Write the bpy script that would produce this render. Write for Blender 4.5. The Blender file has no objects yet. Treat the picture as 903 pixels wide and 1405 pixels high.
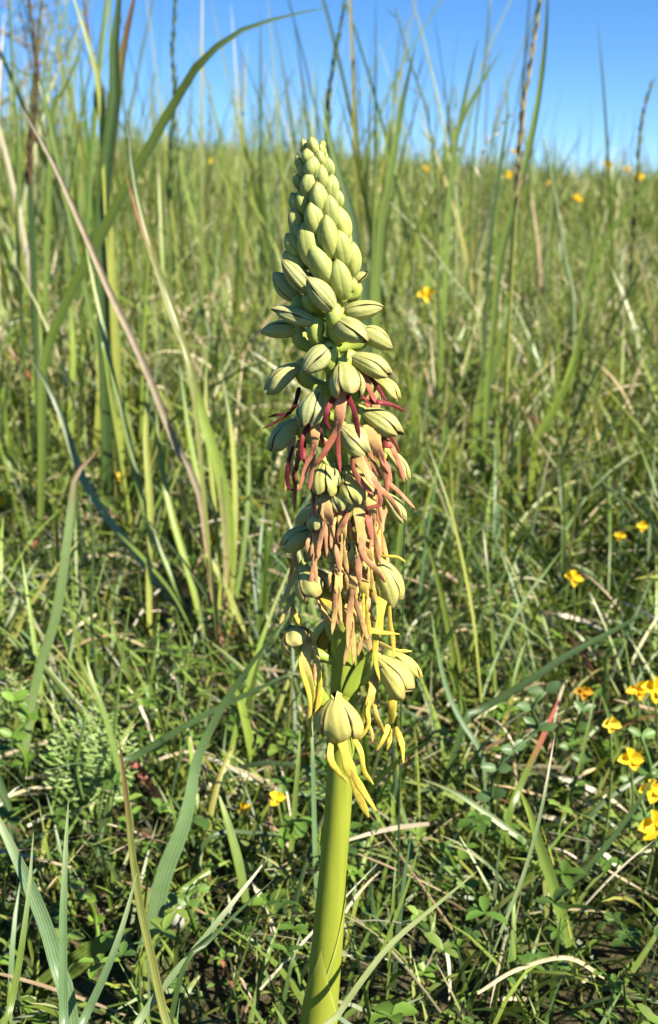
import bpy, math, random
import numpy as np
from mathutils import Vector

# ------------------------------------------------------------------ camera, sky, sun, exposure
SC = bpy.context.scene
COL = SC.collection
FPX, CX, CY = 1440.0, 451.5, 702.5           # focal length and centre in photo pixels (903 x 1405)
PITCH = math.radians(15.0)
CAM = np.array((0.0, -0.158, 0.162))
FWD = np.array((0.0, math.cos(PITCH), -math.sin(PITCH)))
UPV = np.array((0.0, math.sin(PITCH), math.cos(PITCH)))
RGT = np.array((1.0, 0.0, 0.0))

cam = bpy.data.cameras.new('camera')
cam.sensor_fit = 'VERTICAL'; cam.sensor_height = 24.0
cam.lens = 24.0 * FPX / 1405.0
cam.clip_start = 0.005; cam.clip_end = 2000.0
cam.dof.use_dof = True
cam.dof.focus_distance = 0.164
cam.dof.aperture_fstop = cam.lens / 1.0      # 1.0 mm wide opening, a phone lens
cam_o = bpy.data.objects.new('camera', cam); COL.objects.link(cam_o)
cam_o.location = CAM
cam_o.rotation_euler = (math.radians(90) - PITCH, 0, 0)
SC.camera = cam_o

SUN_EL, SUN_AZ = math.radians(41), math.radians(54)       # azimuth measured from the camera side (-Y) towards +X
sdir = Vector((math.sin(SUN_AZ) * math.cos(SUN_EL), -math.cos(SUN_AZ) * math.cos(SUN_EL), math.sin(SUN_EL)))
world = bpy.data.worlds.new('World'); SC.world = world; world.use_nodes = True
nt = world.node_tree; nt.nodes.clear()
wo = nt.nodes.new('ShaderNodeOutputWorld'); bg = nt.nodes.new('ShaderNodeBackground')
sky = nt.nodes.new('ShaderNodeTexSky'); sky.sky_type = 'NISHITA'; sky.sun_disc = False
sky.sun_elevation = SUN_EL
sky.sun_rotation = math.atan2(sdir.x, sdir.y)
sky.altitude = 1200; sky.air_density = 0.68; sky.dust_density = 0.0; sky.ozone_density = 3.0
hs = nt.nodes.new('ShaderNodeHueSaturation'); hs.inputs['Saturation'].default_value = 1.22
nt.links.new(sky.outputs[0], hs.inputs['Color']); nt.links.new(hs.outputs[0], bg.inputs[0])
bg.inputs[1].default_value = 0.074
nt.links.new(bg.outputs[0], wo.inputs[0])
sun = bpy.data.lights.new('sun', 'SUN'); sun.energy = 5.0; sun.angle = math.radians(0.53); sun.color = (1.0, 0.92, 0.77)
sun_o = bpy.data.objects.new('sun', sun); COL.objects.link(sun_o)
sun_o.rotation_euler = sdir.to_track_quat('Z', 'Y').to_euler(); sun_o.location = sdir * 5

SC.view_settings.view_transform = 'Standard'; SC.view_settings.look = 'None'
SC.view_settings.gamma = 1.0; SC.view_settings.use_curve_mapping = False
SC.view_settings.exposure = 1.48
SC.render.engine = 'CYCLES'
SC.cycles.use_denoising = True
SC.cycles.max_bounces = 6; SC.cycles.diffuse_bounces = 3; SC.cycles.glossy_bounces = 2; SC.cycles.transmission_bounces = 4
SC.cycles.sample_clamp_indirect = 6.0

rng = np.random.default_rng(11)
random.seed(5)

# ------------------------------------------------------------------ picture <-> place helpers
def ray(px, py):
    return FWD + RGT * ((px - CX) / FPX) - UPV * ((py - CY) / FPX)
def at(px, py, Y):
    """the point that stands at depth Y (metres behind the orchid) along a pixel's ray"""
    d = ray(px, py)
    return CAM + d * ((Y - CAM[1]) / d[1])
def depth(p):
    return float(np.dot(np.asarray(p) - CAM, FWD))
def project(P):
    q = P - CAM
    z = q @ FWD
    z = np.where(z < 1e-4, 1e-4, z)
    return CX + FPX * (q @ RGT) / z, CY - FPX * (q @ UPV) / z, z
def ground_z(x, y):
    x = np.asarray(x, float); y = np.asarray(y, float)
    up = 0.0735 * np.clip(y - 0.12, 0, None)
    crest = 7.2
    over = np.clip(y - crest, 0, None)
    up = np.where(y > crest, 0.0735 * (crest - 0.12) + 0.0735 * over / (1 + over * 0.35) - 0.012 * over * over / (1 + 0.02 * over), up)
    up = np.maximum(up, -60)
    tilt = -0.080 * 3.2 * np.tanh(x / 3.2) * np.clip(y, 0, 6) / 6.0
    bumps = (0.010 * np.sin(x * 4.1 + 1.3) * np.sin(y * 3.3 + .4) + 0.004 * np.sin(x * 13 + y * 7)) * np.clip((np.abs(y) - .1) * 2, 0, 1)
    return up + tilt + bumps
def over_ground(px, py, h):
    d = ray(px, py); t = 0.02
    while t < 40:
        p = CAM + d * t
        if p[2] <= ground_z(p[0], p[1]) + h: return p
        t += 0.002 + t * 0.002
    return CAM + d * 6
def ground_hit(px, py):
    d = ray(px, py); t = 0.02
    while t < 40:
        p = CAM + d * t
        if p[2] <= ground_z(p[0], p[1]): return p
        t += 0.004 + t * 0.004
    return CAM + d * 6

# ------------------------------------------------------------------ mesh helpers
def mesh_np(name, V, F, attrs=None, mat=None, smooth=True):
    """V (n,3), F list of arrays of faces (k,3) and (k,4); attrs: name -> (type, array per vertex)"""
    me = bpy.data.meshes.new(name)
    V = np.asarray(V, np.float32)
    Fs = [np.asarray(f, np.int32) for f in (F if isinstance(F, (list, tuple)) else [F]) if len(f)]
    nl = sum(f.size for f in Fs); nf = sum(len(f) for f in Fs)
    me.vertices.add(len(V)); me.vertices.foreach_set('co', V.ravel())
    me.loops.add(nl); me.polygons.add(nf)
    me.loops.foreach_set('vertex_index', np.concatenate([f.ravel() for f in Fs]))
    tot = np.concatenate([np.full(len(f), f.shape[1], np.int32) for f in Fs])
    st = np.concatenate([[0], np.cumsum(tot)[:-1]]).astype(np.int32)
    me.polygons.foreach_set('loop_start', st)
    me.polygons.foreach_set('loop_total', tot)
    me.polygons.foreach_set('use_smooth', np.full(nf, smooth))
    for k, (ty, arr) in (attrs or {}).items():
        a = me.attributes.new(k, ty, 'POINT')
        arr = np.asarray(arr, np.float32)
        if ty == 'FLOAT_COLOR':
            if arr.shape[1] == 3: arr = np.hstack([arr, np.ones((len(arr), 1), np.float32)])
            a.data.foreach_set('color', arr.ravel())
        elif ty == 'FLOAT_VECTOR': a.data.foreach_set('vector', arr.ravel())
        else: a.data.foreach_set('value', arr.ravel())
    me.update(calc_edges=True)
    if mat: me.materials.append(mat)
    return me
def link(name, me, parent=None, loc=None):
    o = bpy.data.objects.new(name, me); COL.objects.link(o)
    if parent is not None: o.parent = parent
    if loc is not None: o.location = loc
    return o
def tag(o, label=None, cat=None, group=None, kind=None):
    if label: o['label'] = label
    if cat: o['category'] = cat
    if group: o['group'] = group
    if kind: o['kind'] = kind
    return o
def empty(name, loc):
    o = bpy.data.objects.new(name, None); COL.objects.link(o); o.location = loc; o.empty_display_size = 0.005
    return o
class MB:
    """collects geometry with a colour and a (u, t, r) vector on every vertex"""
    def __init__(s): s.V = []; s.Q = []; s.T = []; s.C = []; s.U = []; s.n = 0
    def add(s, V, Q=(), T=(), C=(1, 1, 1), U=None):
        V = np.asarray(V, float); n = len(V)
        s.V.append(V)
        if len(Q): s.Q.append(np.asarray(Q, int) + s.n)
        if len(T): s.T.append(np.asarray(T, int) + s.n)
        C = np.asarray(C, float)
        s.C.append(np.tile(C, (n, 1)) if C.ndim == 1 else C)
        s.U.append(np.zeros((n, 3)) if U is None else np.asarray(U, float))
        s.n += n
    def mesh(s, name, mat, origin=(0, 0, 0)):
        F = []
        if s.Q: F.append(np.vstack(s.Q))
        if s.T: F.append(np.vstack(s.T))
        return mesh_np(name, np.vstack(s.V) - np.asarray(origin), F,
                       {'col': ('FLOAT_COLOR', np.vstack(s.C)), 'suv': ('FLOAT_VECTOR', np.vstack(s.U))}, mat)
def spline(P, n):
    P = np.asarray(P, float)
    if len(P) == 2: return P[0] + np.linspace(0, 1, n)[:, None] * (P[1] - P[0])
    d = np.linalg.norm(np.diff(P, axis=0), axis=1); k = np.concatenate([[0], np.cumsum(d)])
    E = np.vstack([2 * P[0] - P[1], P, 2 * P[-1] - P[-2]])
    s = np.linspace(0, k[-1], n); out = []
    for v in s:
        i = min(max(np.searchsorted(k, v, 'right') - 1, 0), len(P) - 2)
        u = (v - k[i]) / max(k[i + 1] - k[i], 1e-9)
        a, b, c, e = E[i], E[i + 1], E[i + 2], E[i + 3]
        out.append(0.5 * ((2 * b) + (c - a) * u + (2 * a - 5 * b + 4 * c - e) * u * u + (3 * b - a - 3 * c + e) * u ** 3))
    return np.array(out)
def norm(v):
    v = np.asarray(v, float); return v / max(np.linalg.norm(v), 1e-12)
def tangents(P):
    T = np.gradient(P, axis=0); return T / np.maximum(np.linalg.norm(T, axis=1), 1e-12)[:, None]
def sweep(mb, P, W, TH, ref, ns=8, C=(1, 1, 1), C2=None, cap=True, ridges=0, ridge_amp=0.0):
    """closed tube with an elliptic section: W half widths along side, TH half widths along normal"""
    P = np.asarray(P, float); n = len(P); T = tangents(P)
    W = np.broadcast_to(np.asarray(W, float), n); TH = np.broadcast_to(np.asarray(TH, float), n)
    ref = np.broadcast_to(np.asarray(ref, float), (n, 3))
    S = np.cross(T, ref); S /= np.maximum(np.linalg.norm(S, axis=1), 1e-9)[:, None]
    N = np.cross(S, T)
    a = np.linspace(0, 2 * math.pi, ns, endpoint=False)
    rr = 1 + ridge_amp * np.cos(a * ridges) if ridges else np.ones(ns)
    V = P[:, None, :] + (S[:, None, :] * (W[:, None] * np.cos(a) * rr)[..., None]) + N[:, None, :] * ((TH[:, None] * np.sin(a) * rr)[..., None])
    V = V.reshape(-1, 3)
    i = np.arange(n - 1)[:, None] * ns; j = np.arange(ns)[None, :]; j2 = (j + 1) % ns
    Q = np.stack([i + j, i + j2, i + ns + j2, i + ns + j], -1).reshape(-1, 4)
    t = np.repeat(np.linspace(0, 1, n), ns)
    C = np.asarray(C, float)
    cc = np.tile(C, (n * ns, 1)) if C2 is None else C + t[:, None] * (np.asarray(C2, float) - C)
    U = np.stack([np.tile(a / math.pi - 1, n), t, np.full(n * ns, 0.5)], 1)
    T3 = []
    if cap:
        V = np.vstack([V, P[0] - T[0] * W[0] * .5, P[-1] + T[-1] * W[-1] * .6])
        cc = np.vstack([cc, cc[0], cc[-1]]); U = np.vstack([U, U[0], U[-1]])
        a0 = n * ns; a1 = a0 + 1; q = np.arange(ns); q2 = (q + 1) % ns
        T3 = np.vstack([np.stack([np.full(ns, a0), q2, q], 1), np.stack([np.full(ns, a1), (n - 1) * ns + q, (n - 1) * ns + q2], 1)])
    mb.add(V, Q, T3, cc, U)

# ------------------------------------------------------------------ materials
def new_mat(name):
    m = bpy.data.materials.new(name); m.use_nodes = True; m.node_tree.nodes.clear(); return m, m.node_tree
def N_(t, ty, **kw):
    n = t.nodes.new(ty)
    for k, v in kw.items():
        if k in n.inputs: n.inputs[k].default_value = v
        else: setattr(n, k, v)
    return n
def math_node(t, op, a, b=None, clamp=False):
    n = t.nodes.new('ShaderNodeMath'); n.operation = op; n.use_clamp = clamp
    for i, v in enumerate((a, b)):
        if v is None: continue
        if hasattr(v, 'is_output'): t.links.new(v, n.inputs[i])
        else: n.inputs[i].default_value = v
    return n.outputs[0]
def mixc(t, fac, a, b, mode='MIX'):
    n = t.nodes.new('ShaderNodeMix'); n.data_type = 'RGBA'; n.blend_type = mode; n.clamp_factor = True
    for s, v in ((0, fac), (6, a), (7, b)):
        if hasattr(v, 'is_output'): t.links.new(v, n.inputs[s])
        else: n.inputs[s].default_value = v if s == 0 else (*v, 1)
    return n.outputs[2]
def leaf_shader(t, color, rough, trans, spec=0.4, normal=None, tr_tint=(1.0, 1.0, 0.55)):
    p = N_(t, 'ShaderNodeBsdfPrincipled'); p.inputs['Roughness'].default_value = rough
    p.inputs['Specular IOR Level'].default_value = spec
    tr = N_(t, 'ShaderNodeBsdfTranslucent')
    t.links.new(color, p.inputs['Base Color'])
    t.links.new(mixc(t, 1.0, color, tr_tint, 'MULTIPLY'), tr.inputs['Color'])
    if normal is not None: t.links.new(normal, p.inputs['Normal'])
    mx = N_(t, 'ShaderNodeMixShader'); mx.inputs[0].default_value = trans
    t.links.new(p.outputs[0], mx.inputs[1]); t.links.new(tr.outputs[0], mx.inputs[2])
    o = N_(t, 'ShaderNodeOutputMaterial'); t.links.new(mx.outputs[0], o.inputs['Surface'])
def attr(t, name, out='Color'):
    n = t.nodes.new('ShaderNodeAttribute'); n.attribute_name = name; return n.outputs[out]
def noise(t, scale, detail=3.0, vec=None, rough=0.55):
    n = N_(t, 'ShaderNodeTexNoise'); n.inputs['Scale'].default_value = scale; n.inputs['Detail'].default_value = detail; n.inputs['Roughness'].default_value = rough
    if vec is None:
        c = N_(t, 'ShaderNodeTexCoord'); t.links.new(c.outputs['Object'], n.inputs['Vector'])
    else: t.links.new(vec, n.inputs['Vector'])
    return n.outputs['Fac']
def ramp(t, fac, lo, hi):
    n = N_(t, 'ShaderNodeMapRange'); n.inputs[1].default_value = lo; n.inputs[2].default_value = hi; n.clamp = True
    t.links.new(fac, n.inputs[0]); return n.outputs[0]
def bump(t, h, strength, dist):
    b = N_(t, 'ShaderNodeBump'); b.inputs['Strength'].default_value = strength; b.inputs['Distance'].default_value = dist
    t.links.new(h, b.inputs['Height']); return b.outputs[0]

def mat_mass():                                   # blades of the sward, colour carried by each blade
    m, t = new_mat('sward_grass'); c = attr(t, 'col')
    leaf_shader(t, c, 0.42, 0.30, 0.45); return m
def mat_blade():                                  # single blades with parallel veins, blotches and a sheen
    m, t = new_mat('grass_blade'); c = attr(t, 'col'); uv = attr(t, 'suv', 'Vector')
    sp = N_(t, 'ShaderNodeSeparateXYZ'); t.links.new(uv, sp.inputs[0])
    s = math_node(t, 'SINE', math_node(t, 'MULTIPLY', sp.outputs[0], 17.0))
    vein = ramp(t, s, 0.1, 1.0)
    nz = noise(t, 380, 3); blot = ramp(t, nz, 0.42, 0.72)
    c1 = mixc(t, math_node(t, 'MULTIPLY', vein, 0.45), c, mixc(t, 1.0, c, (2.1, 1.9, 2.0), 'MULTIPLY'))
    c2 = mixc(t, math_node(t, 'MULTIPLY', blot, 0.35), c1, mixc(t, 1.0, c1, (0.62, 0.72, 0.55), 'MULTIPLY'))
    nrm = bump(t, s, 0.35, 0.00003)
    leaf_shader(t, c2, 0.36, 0.24, 0.55, nrm); return m
def mat_dry():
    m, t = new_mat('dry_straw'); c = attr(t, 'col'); uv = attr(t, 'suv', 'Vector')
    sp = N_(t, 'ShaderNodeSeparateXYZ'); t.links.new(uv, sp.inputs[0])
    s = math_node(t, 'SINE', math_node(t, 'MULTIPLY', sp.outputs[0], 13.0))
    nz = ramp(t, noise(t, 300, 4), 0.4, 0.7)
    c1 = mixc(t, math_node(t, 'MULTIPLY', nz, 0.45), c, mixc(t, 1.0, c, (0.55, 0.48, 0.4), 'MULTIPLY'))
    leaf_shader(t, c1, 0.6, 0.15, 0.3, bump(t, s, 0.4, 0.00003), (1, .9, .7)); return m
def mat_sepal():
    m, t = new_mat('sepal_pale_green'); uv = attr(t, 'suv', 'Vector'); c = attr(t, 'col')
    sp = N_(t, 'ShaderNodeSeparateXYZ'); t.links.new(uv, sp.inputs[0])
    au = math_node(t, 'ABSOLUTE', sp.outputs[0])
    wob = math_node(t, 'ADD', au, math_node(t, 'MULTIPLY', math_node(t, 'SUBTRACT', noise(t, 900, 2), 0.5), 0.12))
    edge = ramp(t, wob, 0.865, 0.965)
    vein = math_node(t, 'SINE', math_node(t, 'MULTIPLY', sp.outputs[0], 8.5))
    c0 = mixc(t, math_node(t, 'MULTIPLY', ramp(t, vein, 0.35, 1.0), 0.17), c, mixc(t, 1.0, c, (0.62, 0.74, 0.45), 'MULTIPLY'))
    c1 = mixc(t, math_node(t, 'MULTIPLY', ramp(t, noise(t, 420, 4), 0.44, 0.68), 0.42), c0, mixc(t, 1.0, c0, (1.30, 1.22, 1.45), 'MULTIPLY'))
    tipf = math_node(t, 'MULTIPLY', ramp(t, sp.outputs[1], 0.84, 1.0), 0.55)
    c2 = mixc(t, tipf, c1, (0.20, 0.11, 0.05))
    c3 = mixc(t, math_node(t, 'MULTIPLY', edge, 0.93), c2, (0.045, 0.012, 0.016))
    nrm = bump(t, math_node(t, 'ADD', math_node(t, 'MULTIPLY', vein, 0.35), noise(t, 1500, 3)), 0.4, 0.00022)
    leaf_shader(t, c3, 0.52, 0.20, 0.28, nrm, (1, 1, .5)); return m
def mat_bud():
    m, t = new_mat('bud_pale_green'); uv = attr(t, 'suv', 'Vector'); c = attr(t, 'col')
    sp = N_(t, 'ShaderNodeSeparateXYZ'); t.links.new(uv, sp.inputs[0])
    groove = sp.outputs[2]
    c0 = mixc(t, math_node(t, 'MULTIPLY', ramp(t, noise(t, 520, 4), 0.42, 0.70), 0.5), c, mixc(t, 1.0, c, (0.78, 0.88, 0.6), 'MULTIPLY'))
    c1 = mixc(t, math_node(t, 'MULTIPLY', ramp(t, groove, 0.35, 1.0), 0.62), c0, (0.13, 0.12, 0.03))
    tip = math_node(t, 'MULTIPLY', ramp(t, sp.outputs[1], 0.88, 1.0), 0.6)
    c2 = mixc(t, tip, c1, (0.22, 0.13, 0.06))
    nrm = bump(t, noise(t, 1300, 3), 0.35, 0.0002)
    leaf_shader(t, c2, 0.50, 0.16, 0.30, nrm, (1, 1, .5)); return m
def mat_lip():
    m, t = new_mat('lip_fleshy'); c = attr(t, 'col')
    n1 = noise(t, 1100, 5); n2 = noise(t, 330, 3)
    c = mixc(t, math_node(t, 'MULTIPLY', ramp(t, n2, .45, .7), .5), c, mixc(t, 1.0, c, (1.35, 1.5, 1.3), 'MULTIPLY'))
    c1 = mixc(t, math_node(t, 'MULTIPLY', ramp(t, n1, 0.40, 0.68), 0.45), c, mixc(t, 1.0, c, (0.66, 0.50, 0.55), 'MULTIPLY'))
    leaf_shader(t, c1, 0.55, 0.36, 0.22, bump(t, n1, 0.6, 0.00014), (1, .86, .6)); return m
def mat_stem():
    m, t = new_mat('orchid_stem_yellow_green'); c = attr(t, 'col'); uv = attr(t, 'suv', 'Vector')
    sp = N_(t, 'ShaderNodeSeparateXYZ'); t.links.new(uv, sp.inputs[0])
    co = N_(t, 'ShaderNodeTexCoord'); mp = N_(t, 'ShaderNodeMapping'); mp.inputs['Scale'].default_value = (900, 900, 60)
    t.links.new(co.outputs['Object'], mp.inputs[0])
    nz = noise(t, 1.0, 4, mp.outputs[0])
    c1 = mixc(t, math_node(t, 'MULTIPLY', ramp(t, nz, 0.40, 0.72), 0.5), c, mixc(t, 1.0, c, (0.72, 0.80, 0.6), 'MULTIPLY'))
    c2 = mixc(t, math_node(t, 'MULTIPLY', ramp(t, noise(t, 130, 2), .5, .75), 0.4), c1, mixc(t, 1.0, c1, (1.25, 1.1, .9), 'MULTIPLY'))
    leaf_shader(t, c2, 0.45, 0.12, 0.30, bump(t, nz, 0.35, 0.00015), (1, 1, .4)); return m
def mat_petal():
    m, t = new_mat('trefoil_petal_yellow'); c = attr(t, 'col')
    c1 = mixc(t, math_node(t, 'MULTIPLY', ramp(t, noise(t, 400, 3), .45, .7), 0.22), c, (0.78, 0.42, 0.01))
    leaf_shader(t, c1, 0.5, 0.3, 0.3, None, (1, .9, .4)); return m
def mat_leaf():
    m, t = new_mat('small_leaf'); c = attr(t, 'col')
    c1 = mixc(t, math_node(t, 'MULTIPLY', ramp(t, noise(t, 350, 3), .45, .7), 0.4), c, mixc(t, 1.0, c, (.6, .75, .6), 'MULTIPLY'))
    leaf_shader(t, c1, 0.45, 0.25, 0.4); return m
def mat_ground():
    m, t = new_mat('soil_and_moss')
    a = noise(t, 9, 6); b = noise(t, 160, 5)
    c = mixc(t, ramp(t, a, .4, .62), (0.045, 0.034, 0.020), (0.045, 0.060, 0.016))
    c2 = mixc(t, ramp(t, b, .45, .75), c, (0.10, 0.085, 0.05))
    p = N_(t, 'ShaderNodeBsdfPrincipled'); p.inputs['Roughness'].default_value = 0.95; p.inputs['Specular IOR Level'].default_value = 0.1
    t.links.new(c2, p.inputs['Base Color']); t.links.new(bump(t, b, 0.9, 0.006), p.inputs['Normal'])
    o = N_(t, 'ShaderNodeOutputMaterial'); t.links.new(p.outputs[0], o.inputs[0]); return m
def mat_plain(name, rough=0.8, n_scale=600, var=(0.7, 0.68, 0.66)):
    m, t = new_mat(name); c = attr(t, 'col')
    nz = noise(t, n_scale, 5)
    c1 = mixc(t, ramp(t, nz, .4, .7), c, mixc(t, 1.0, c, var, 'MULTIPLY'))
    p = N_(t, 'ShaderNodeBsdfPrincipled'); p.inputs['Roughness'].default_value = rough
    t.links.new(c1, p.inputs['Base Color']); t.links.new(bump(t, nz, 0.5, 0.0006), p.inputs['Normal'])
    o = N_(t, 'ShaderNodeOutputMaterial'); t.links.new(p.outputs[0], o.inputs[0]); return m
M_MASS, M_BLADE, M_DRY, M_SEPAL, M_BUD, M_LIP = mat_mass(), mat_blade(), mat_dry(), mat_sepal(), mat_bud(), mat_lip()
M_STEM, M_PETAL, M_LEAF, M_GROUND = mat_stem(), mat_petal(), mat_leaf(), mat_ground()
M_STONE = mat_plain('pale_pebble', .8, 700); M_BARK = mat_plain('tree_bark', .9, 8)

GREEN = dict(
    mid=(0.112, 0.165, 0.032), bright=(0.170, 0.235, 0.038), yellow=(0.225, 0.250, 0.050), blue=(0.100, 0.165, 0.070),
    dark=(0.045, 0.080, 0.022), pale=(0.250, 0.290, 0.120), silver=(0.200, 0.265, 0.125), straw=(0.470, 0.400, 0.250),
    bleach=(0.60, 0.55, 0.41), tan=(0.300, 0.225, 0.130), rust=(0.240, 0.085, 0.045), brown=(0.120, 0.070, 0.035),
    red=(0.36, 0.09, 0.07), pink=(0.36, 0.16, 0.12), olive=(0.150, 0.165, 0.045))

# ------------------------------------------------------------------ the ground
def build_ground():
    def axis(a, b, fine0, fine1, nf, nc):
        return np.unique(np.concatenate([-np.geomspace(-fine0 if fine0 < 0 else .1, -a, nc)[::-1] if a < 0 else [], np.linspace(fine0, fine1, nf), np.geomspace(fine1, b, nc)]))
    xs = axis(-300, 300, -3.0, 3.0, 90, 26); ys = axis(-300, 400, -0.6, 8.5, 140, 26)
    X, Y = np.meshgrid(xs, ys); Z = ground_z(X, Y)
    V = np.stack([X, Y, Z], -1).reshape(-1, 3); nx = len(xs)
    i, j = np.meshgrid(np.arange(len(ys) - 1), np.arange(nx - 1), indexing='ij')
    q = (i * nx + j).ravel(); Q = np.stack([q, q + 1, q + nx + 1, q + nx], 1)
    tag(link('ground', mesh_np('ground', V, Q, None, M_GROUND)), 'dark soil and moss under the meadow grass', 'ground', kind='structure')
build_ground()

# ------------------------------------------------------------------ the orchid
def crop(ox, oy, k):
    return lambda x, y: (ox + x / k, oy + y / k)
C1 = crop(340, 180, 3.473); C2 = crop(340, 440, 3.473); C3 = crop(340, 680, 3.473); C4 = crop(340, 880, 3.473)
C5 = crop(380, 560, 4.515); C6 = crop(370, 720, 4.105)
SY = [190, 300, 380, 430, 470, 560, 700, 900, 1000, 1120, 1200, 1300, 1405, 1500]
SX = [428, 438, 448, 455, 456, 460, 467, 472, 470, 463, 456, 448, 438, 432]
SW = [4, 10, 15, 17, 19, 25, 31, 35, 36, 37, 38, 42, 46, 48]
def stem_px(py): return float(np.interp(py, SY, SX))
def stem_pt(py): return at(stem_px(py), py, 0.0)
MM = 0.001
root = empty('man_orchid', stem_pt(1500) * np.array((1, 1, 0)))
tag(root, 'tall man orchid spike of pale green hooded flowers with red and yellow lips', 'orchid')
ROOT = np.array(root.location)
def part(name, mb, mat, parent=None, label=None):
    o = link(name, mb.mesh(name, mat, ROOT), parent if parent is not None else root)
    if label: o['label'] = label
    return o

def build_stem():
    ys = np.linspace(195, 1490, 70)
    P = np.array([stem_pt(y) for y in ys])[::-1]
    W = np.array([np.interp(y, SY, SW) / 2 * depth(stem_pt(y)) / FPX for y in ys])[::-1]
    P = np.vstack([[P[0][0] - .0003, P[0][1], -0.006], P]); W = np.concatenate([[W[0] * 1.05], W])
    mb = MB(); n = len(P)
    sweep(mb, P, W, W, (0, -1, 0), 28, (0.235, 0.268, 0.026), (0.29, 0.345, 0.055), True, 7, 0.010)
    part('stem', mb, M_STEM)
    def r_at(z):
        i = int(np.argmin(np.abs(P[:, 2] - z))); return P[i], W[i]
    # sheathing leaves wrapped round the foot of the stem
    def sheath(tip_az, tip_y, half, low_y, gap, label):
        m = MB(); nu, nv = 41, 22
        V = []; U = []
        for i in range(nu):
            u = -1 + 2 * i / (nu - 1); az = tip_az + u * half
            top = tip_y + (low_y - tip_y) * (abs(u) ** 0.85)
            for j in range(nv):
                v = j / (nv - 1); py = 1490 + (top - 1490) * v
                c = stem_pt(py); r = np.interp(py, SY, SW) / 2 * depth(c) / FPX * 1.02 + gap * (1 - .55 * v ** 4) + .00025 * (1 - abs(u)) * v ** 6
                V.append(c + np.array((math.sin(az), -math.cos(az), 0)) * r); U.append((u, v, .5))
        q = (np.arange(nu - 1)[:, None] * nv + np.arange(nv - 1)[None, :]).ravel()
        Q = np.stack([q, q + nv, q + nv + 1, q + 1], 1)
        U = np.array(U); pale = np.clip((U[:, 1] - .93) / .07, 0, 1)[:, None]
        col = np.array((0.250, 0.285, 0.032)) * (1 - pale * .5) + np.array((0.48, 0.50, .15)) * pale * .5
        m.add(np.array(V), Q, (), col, U)
        part('sheath_leaf', m, M_STEM)
    sheath(math.radians(88), 1188, math.radians(98), 1345, .00008, None)
    sheath(math.radians(-18), 1287, math.radians(112), 1420, .00050, None)
build_stem()

def frame(axis, dorsal):
    X = norm(axis); Z = norm(np.asarray(dorsal) - X * np.dot(dorsal, X)); Y = np.cross(Z, X)
    return np.stack([X, Y, Z], 1)      # columns
def hood_profile(t, blunt):
    if blunt < 0:                                  # open bell: widest near the mouth, still gaping at the tip
        r = (t + 0.02) ** 0.62 * (1 - (1 + blunt) * t ** 3.2); return r / r.max()
    r = (t + 0.02) ** 0.55 * np.clip(1 - t ** blunt, 0, 1) ** 0.80
    return r / r.max()
def sepal_mesh(B, Rm, L, R, a0, a1, lift, col, bend, blunt=1.7, flat=0.85, seed=0):
    nt_, nu = 20, 21
    t = np.linspace(0, 1, nt_)[:, None]; u = np.linspace(-1, 1, nu)[None, :]
    prof = hood_profile(np.linspace(0, 1, nt_), blunt)[:, None]
    ang = (a0 + a1) / 2 + (a1 - a0) / 2 * u * (1 - 0.05 * np.sin(t * 9 + seed))
    r = R * prof * (1 + 0.085 * (1 - np.abs(u)) ** .8 * np.sin(t * math.pi) ** .7 - .05 * np.sin(t * math.pi) + .03 * np.sin(5 * t + 3 * u + seed) + .005 * np.cos(u * 14) * np.sin(t * math.pi) + .035 * np.exp(-((np.abs(u) - .86) / .07) ** 2) * np.sin(t * math.pi) - .03 * np.exp(-((np.abs(u) - 1) / .05) ** 2) + lift * t * np.abs(u) ** 2) + 0.00006
    th = 0.00016
    def surf(rr):
        x = L * t * (1 - (.13 if blunt < 0 else 0) * np.abs(u) ** 1.7 * t ** 2)
        y = rr * np.sin(ang); z = rr * np.cos(ang) * flat - bend * L * t ** 2.2
        return np.stack([x, y, z], -1).reshape(-1, 3)
    O = surf(r); I = surf(np.maximum(r - th, 0.00002))
    V = np.vstack([O, I]) @ Rm.T + B
    n = nt_ * nu
    q = (np.arange(nt_ - 1)[:, None] * nu + np.arange(nu - 1)[None, :]).ravel()
    Qo = np.stack([q, q + 1, q + nu + 1, q + nu], 1)
    Qi = Qo[:, ::-1] + n
    rim = []
    for k in range(nt_ - 1):
        a = k * nu; b = a + nu; rim += [(a, b, b + n, a + n), (a + nu - 1, a + nu - 1 + n, b + nu - 1 + n, b + nu - 1)]
    uu = np.broadcast_to(u, (nt_, nu)).ravel(); tt = np.broadcast_to(t, (nt_, nu)).ravel()
    U = np.stack([uu, tt, np.full(n, .5)], 1)
    mb = MB(); mb.add(V, np.vstack([Qo, Qi, rim]), (), col, np.vstack([U, U])); return mb

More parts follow.
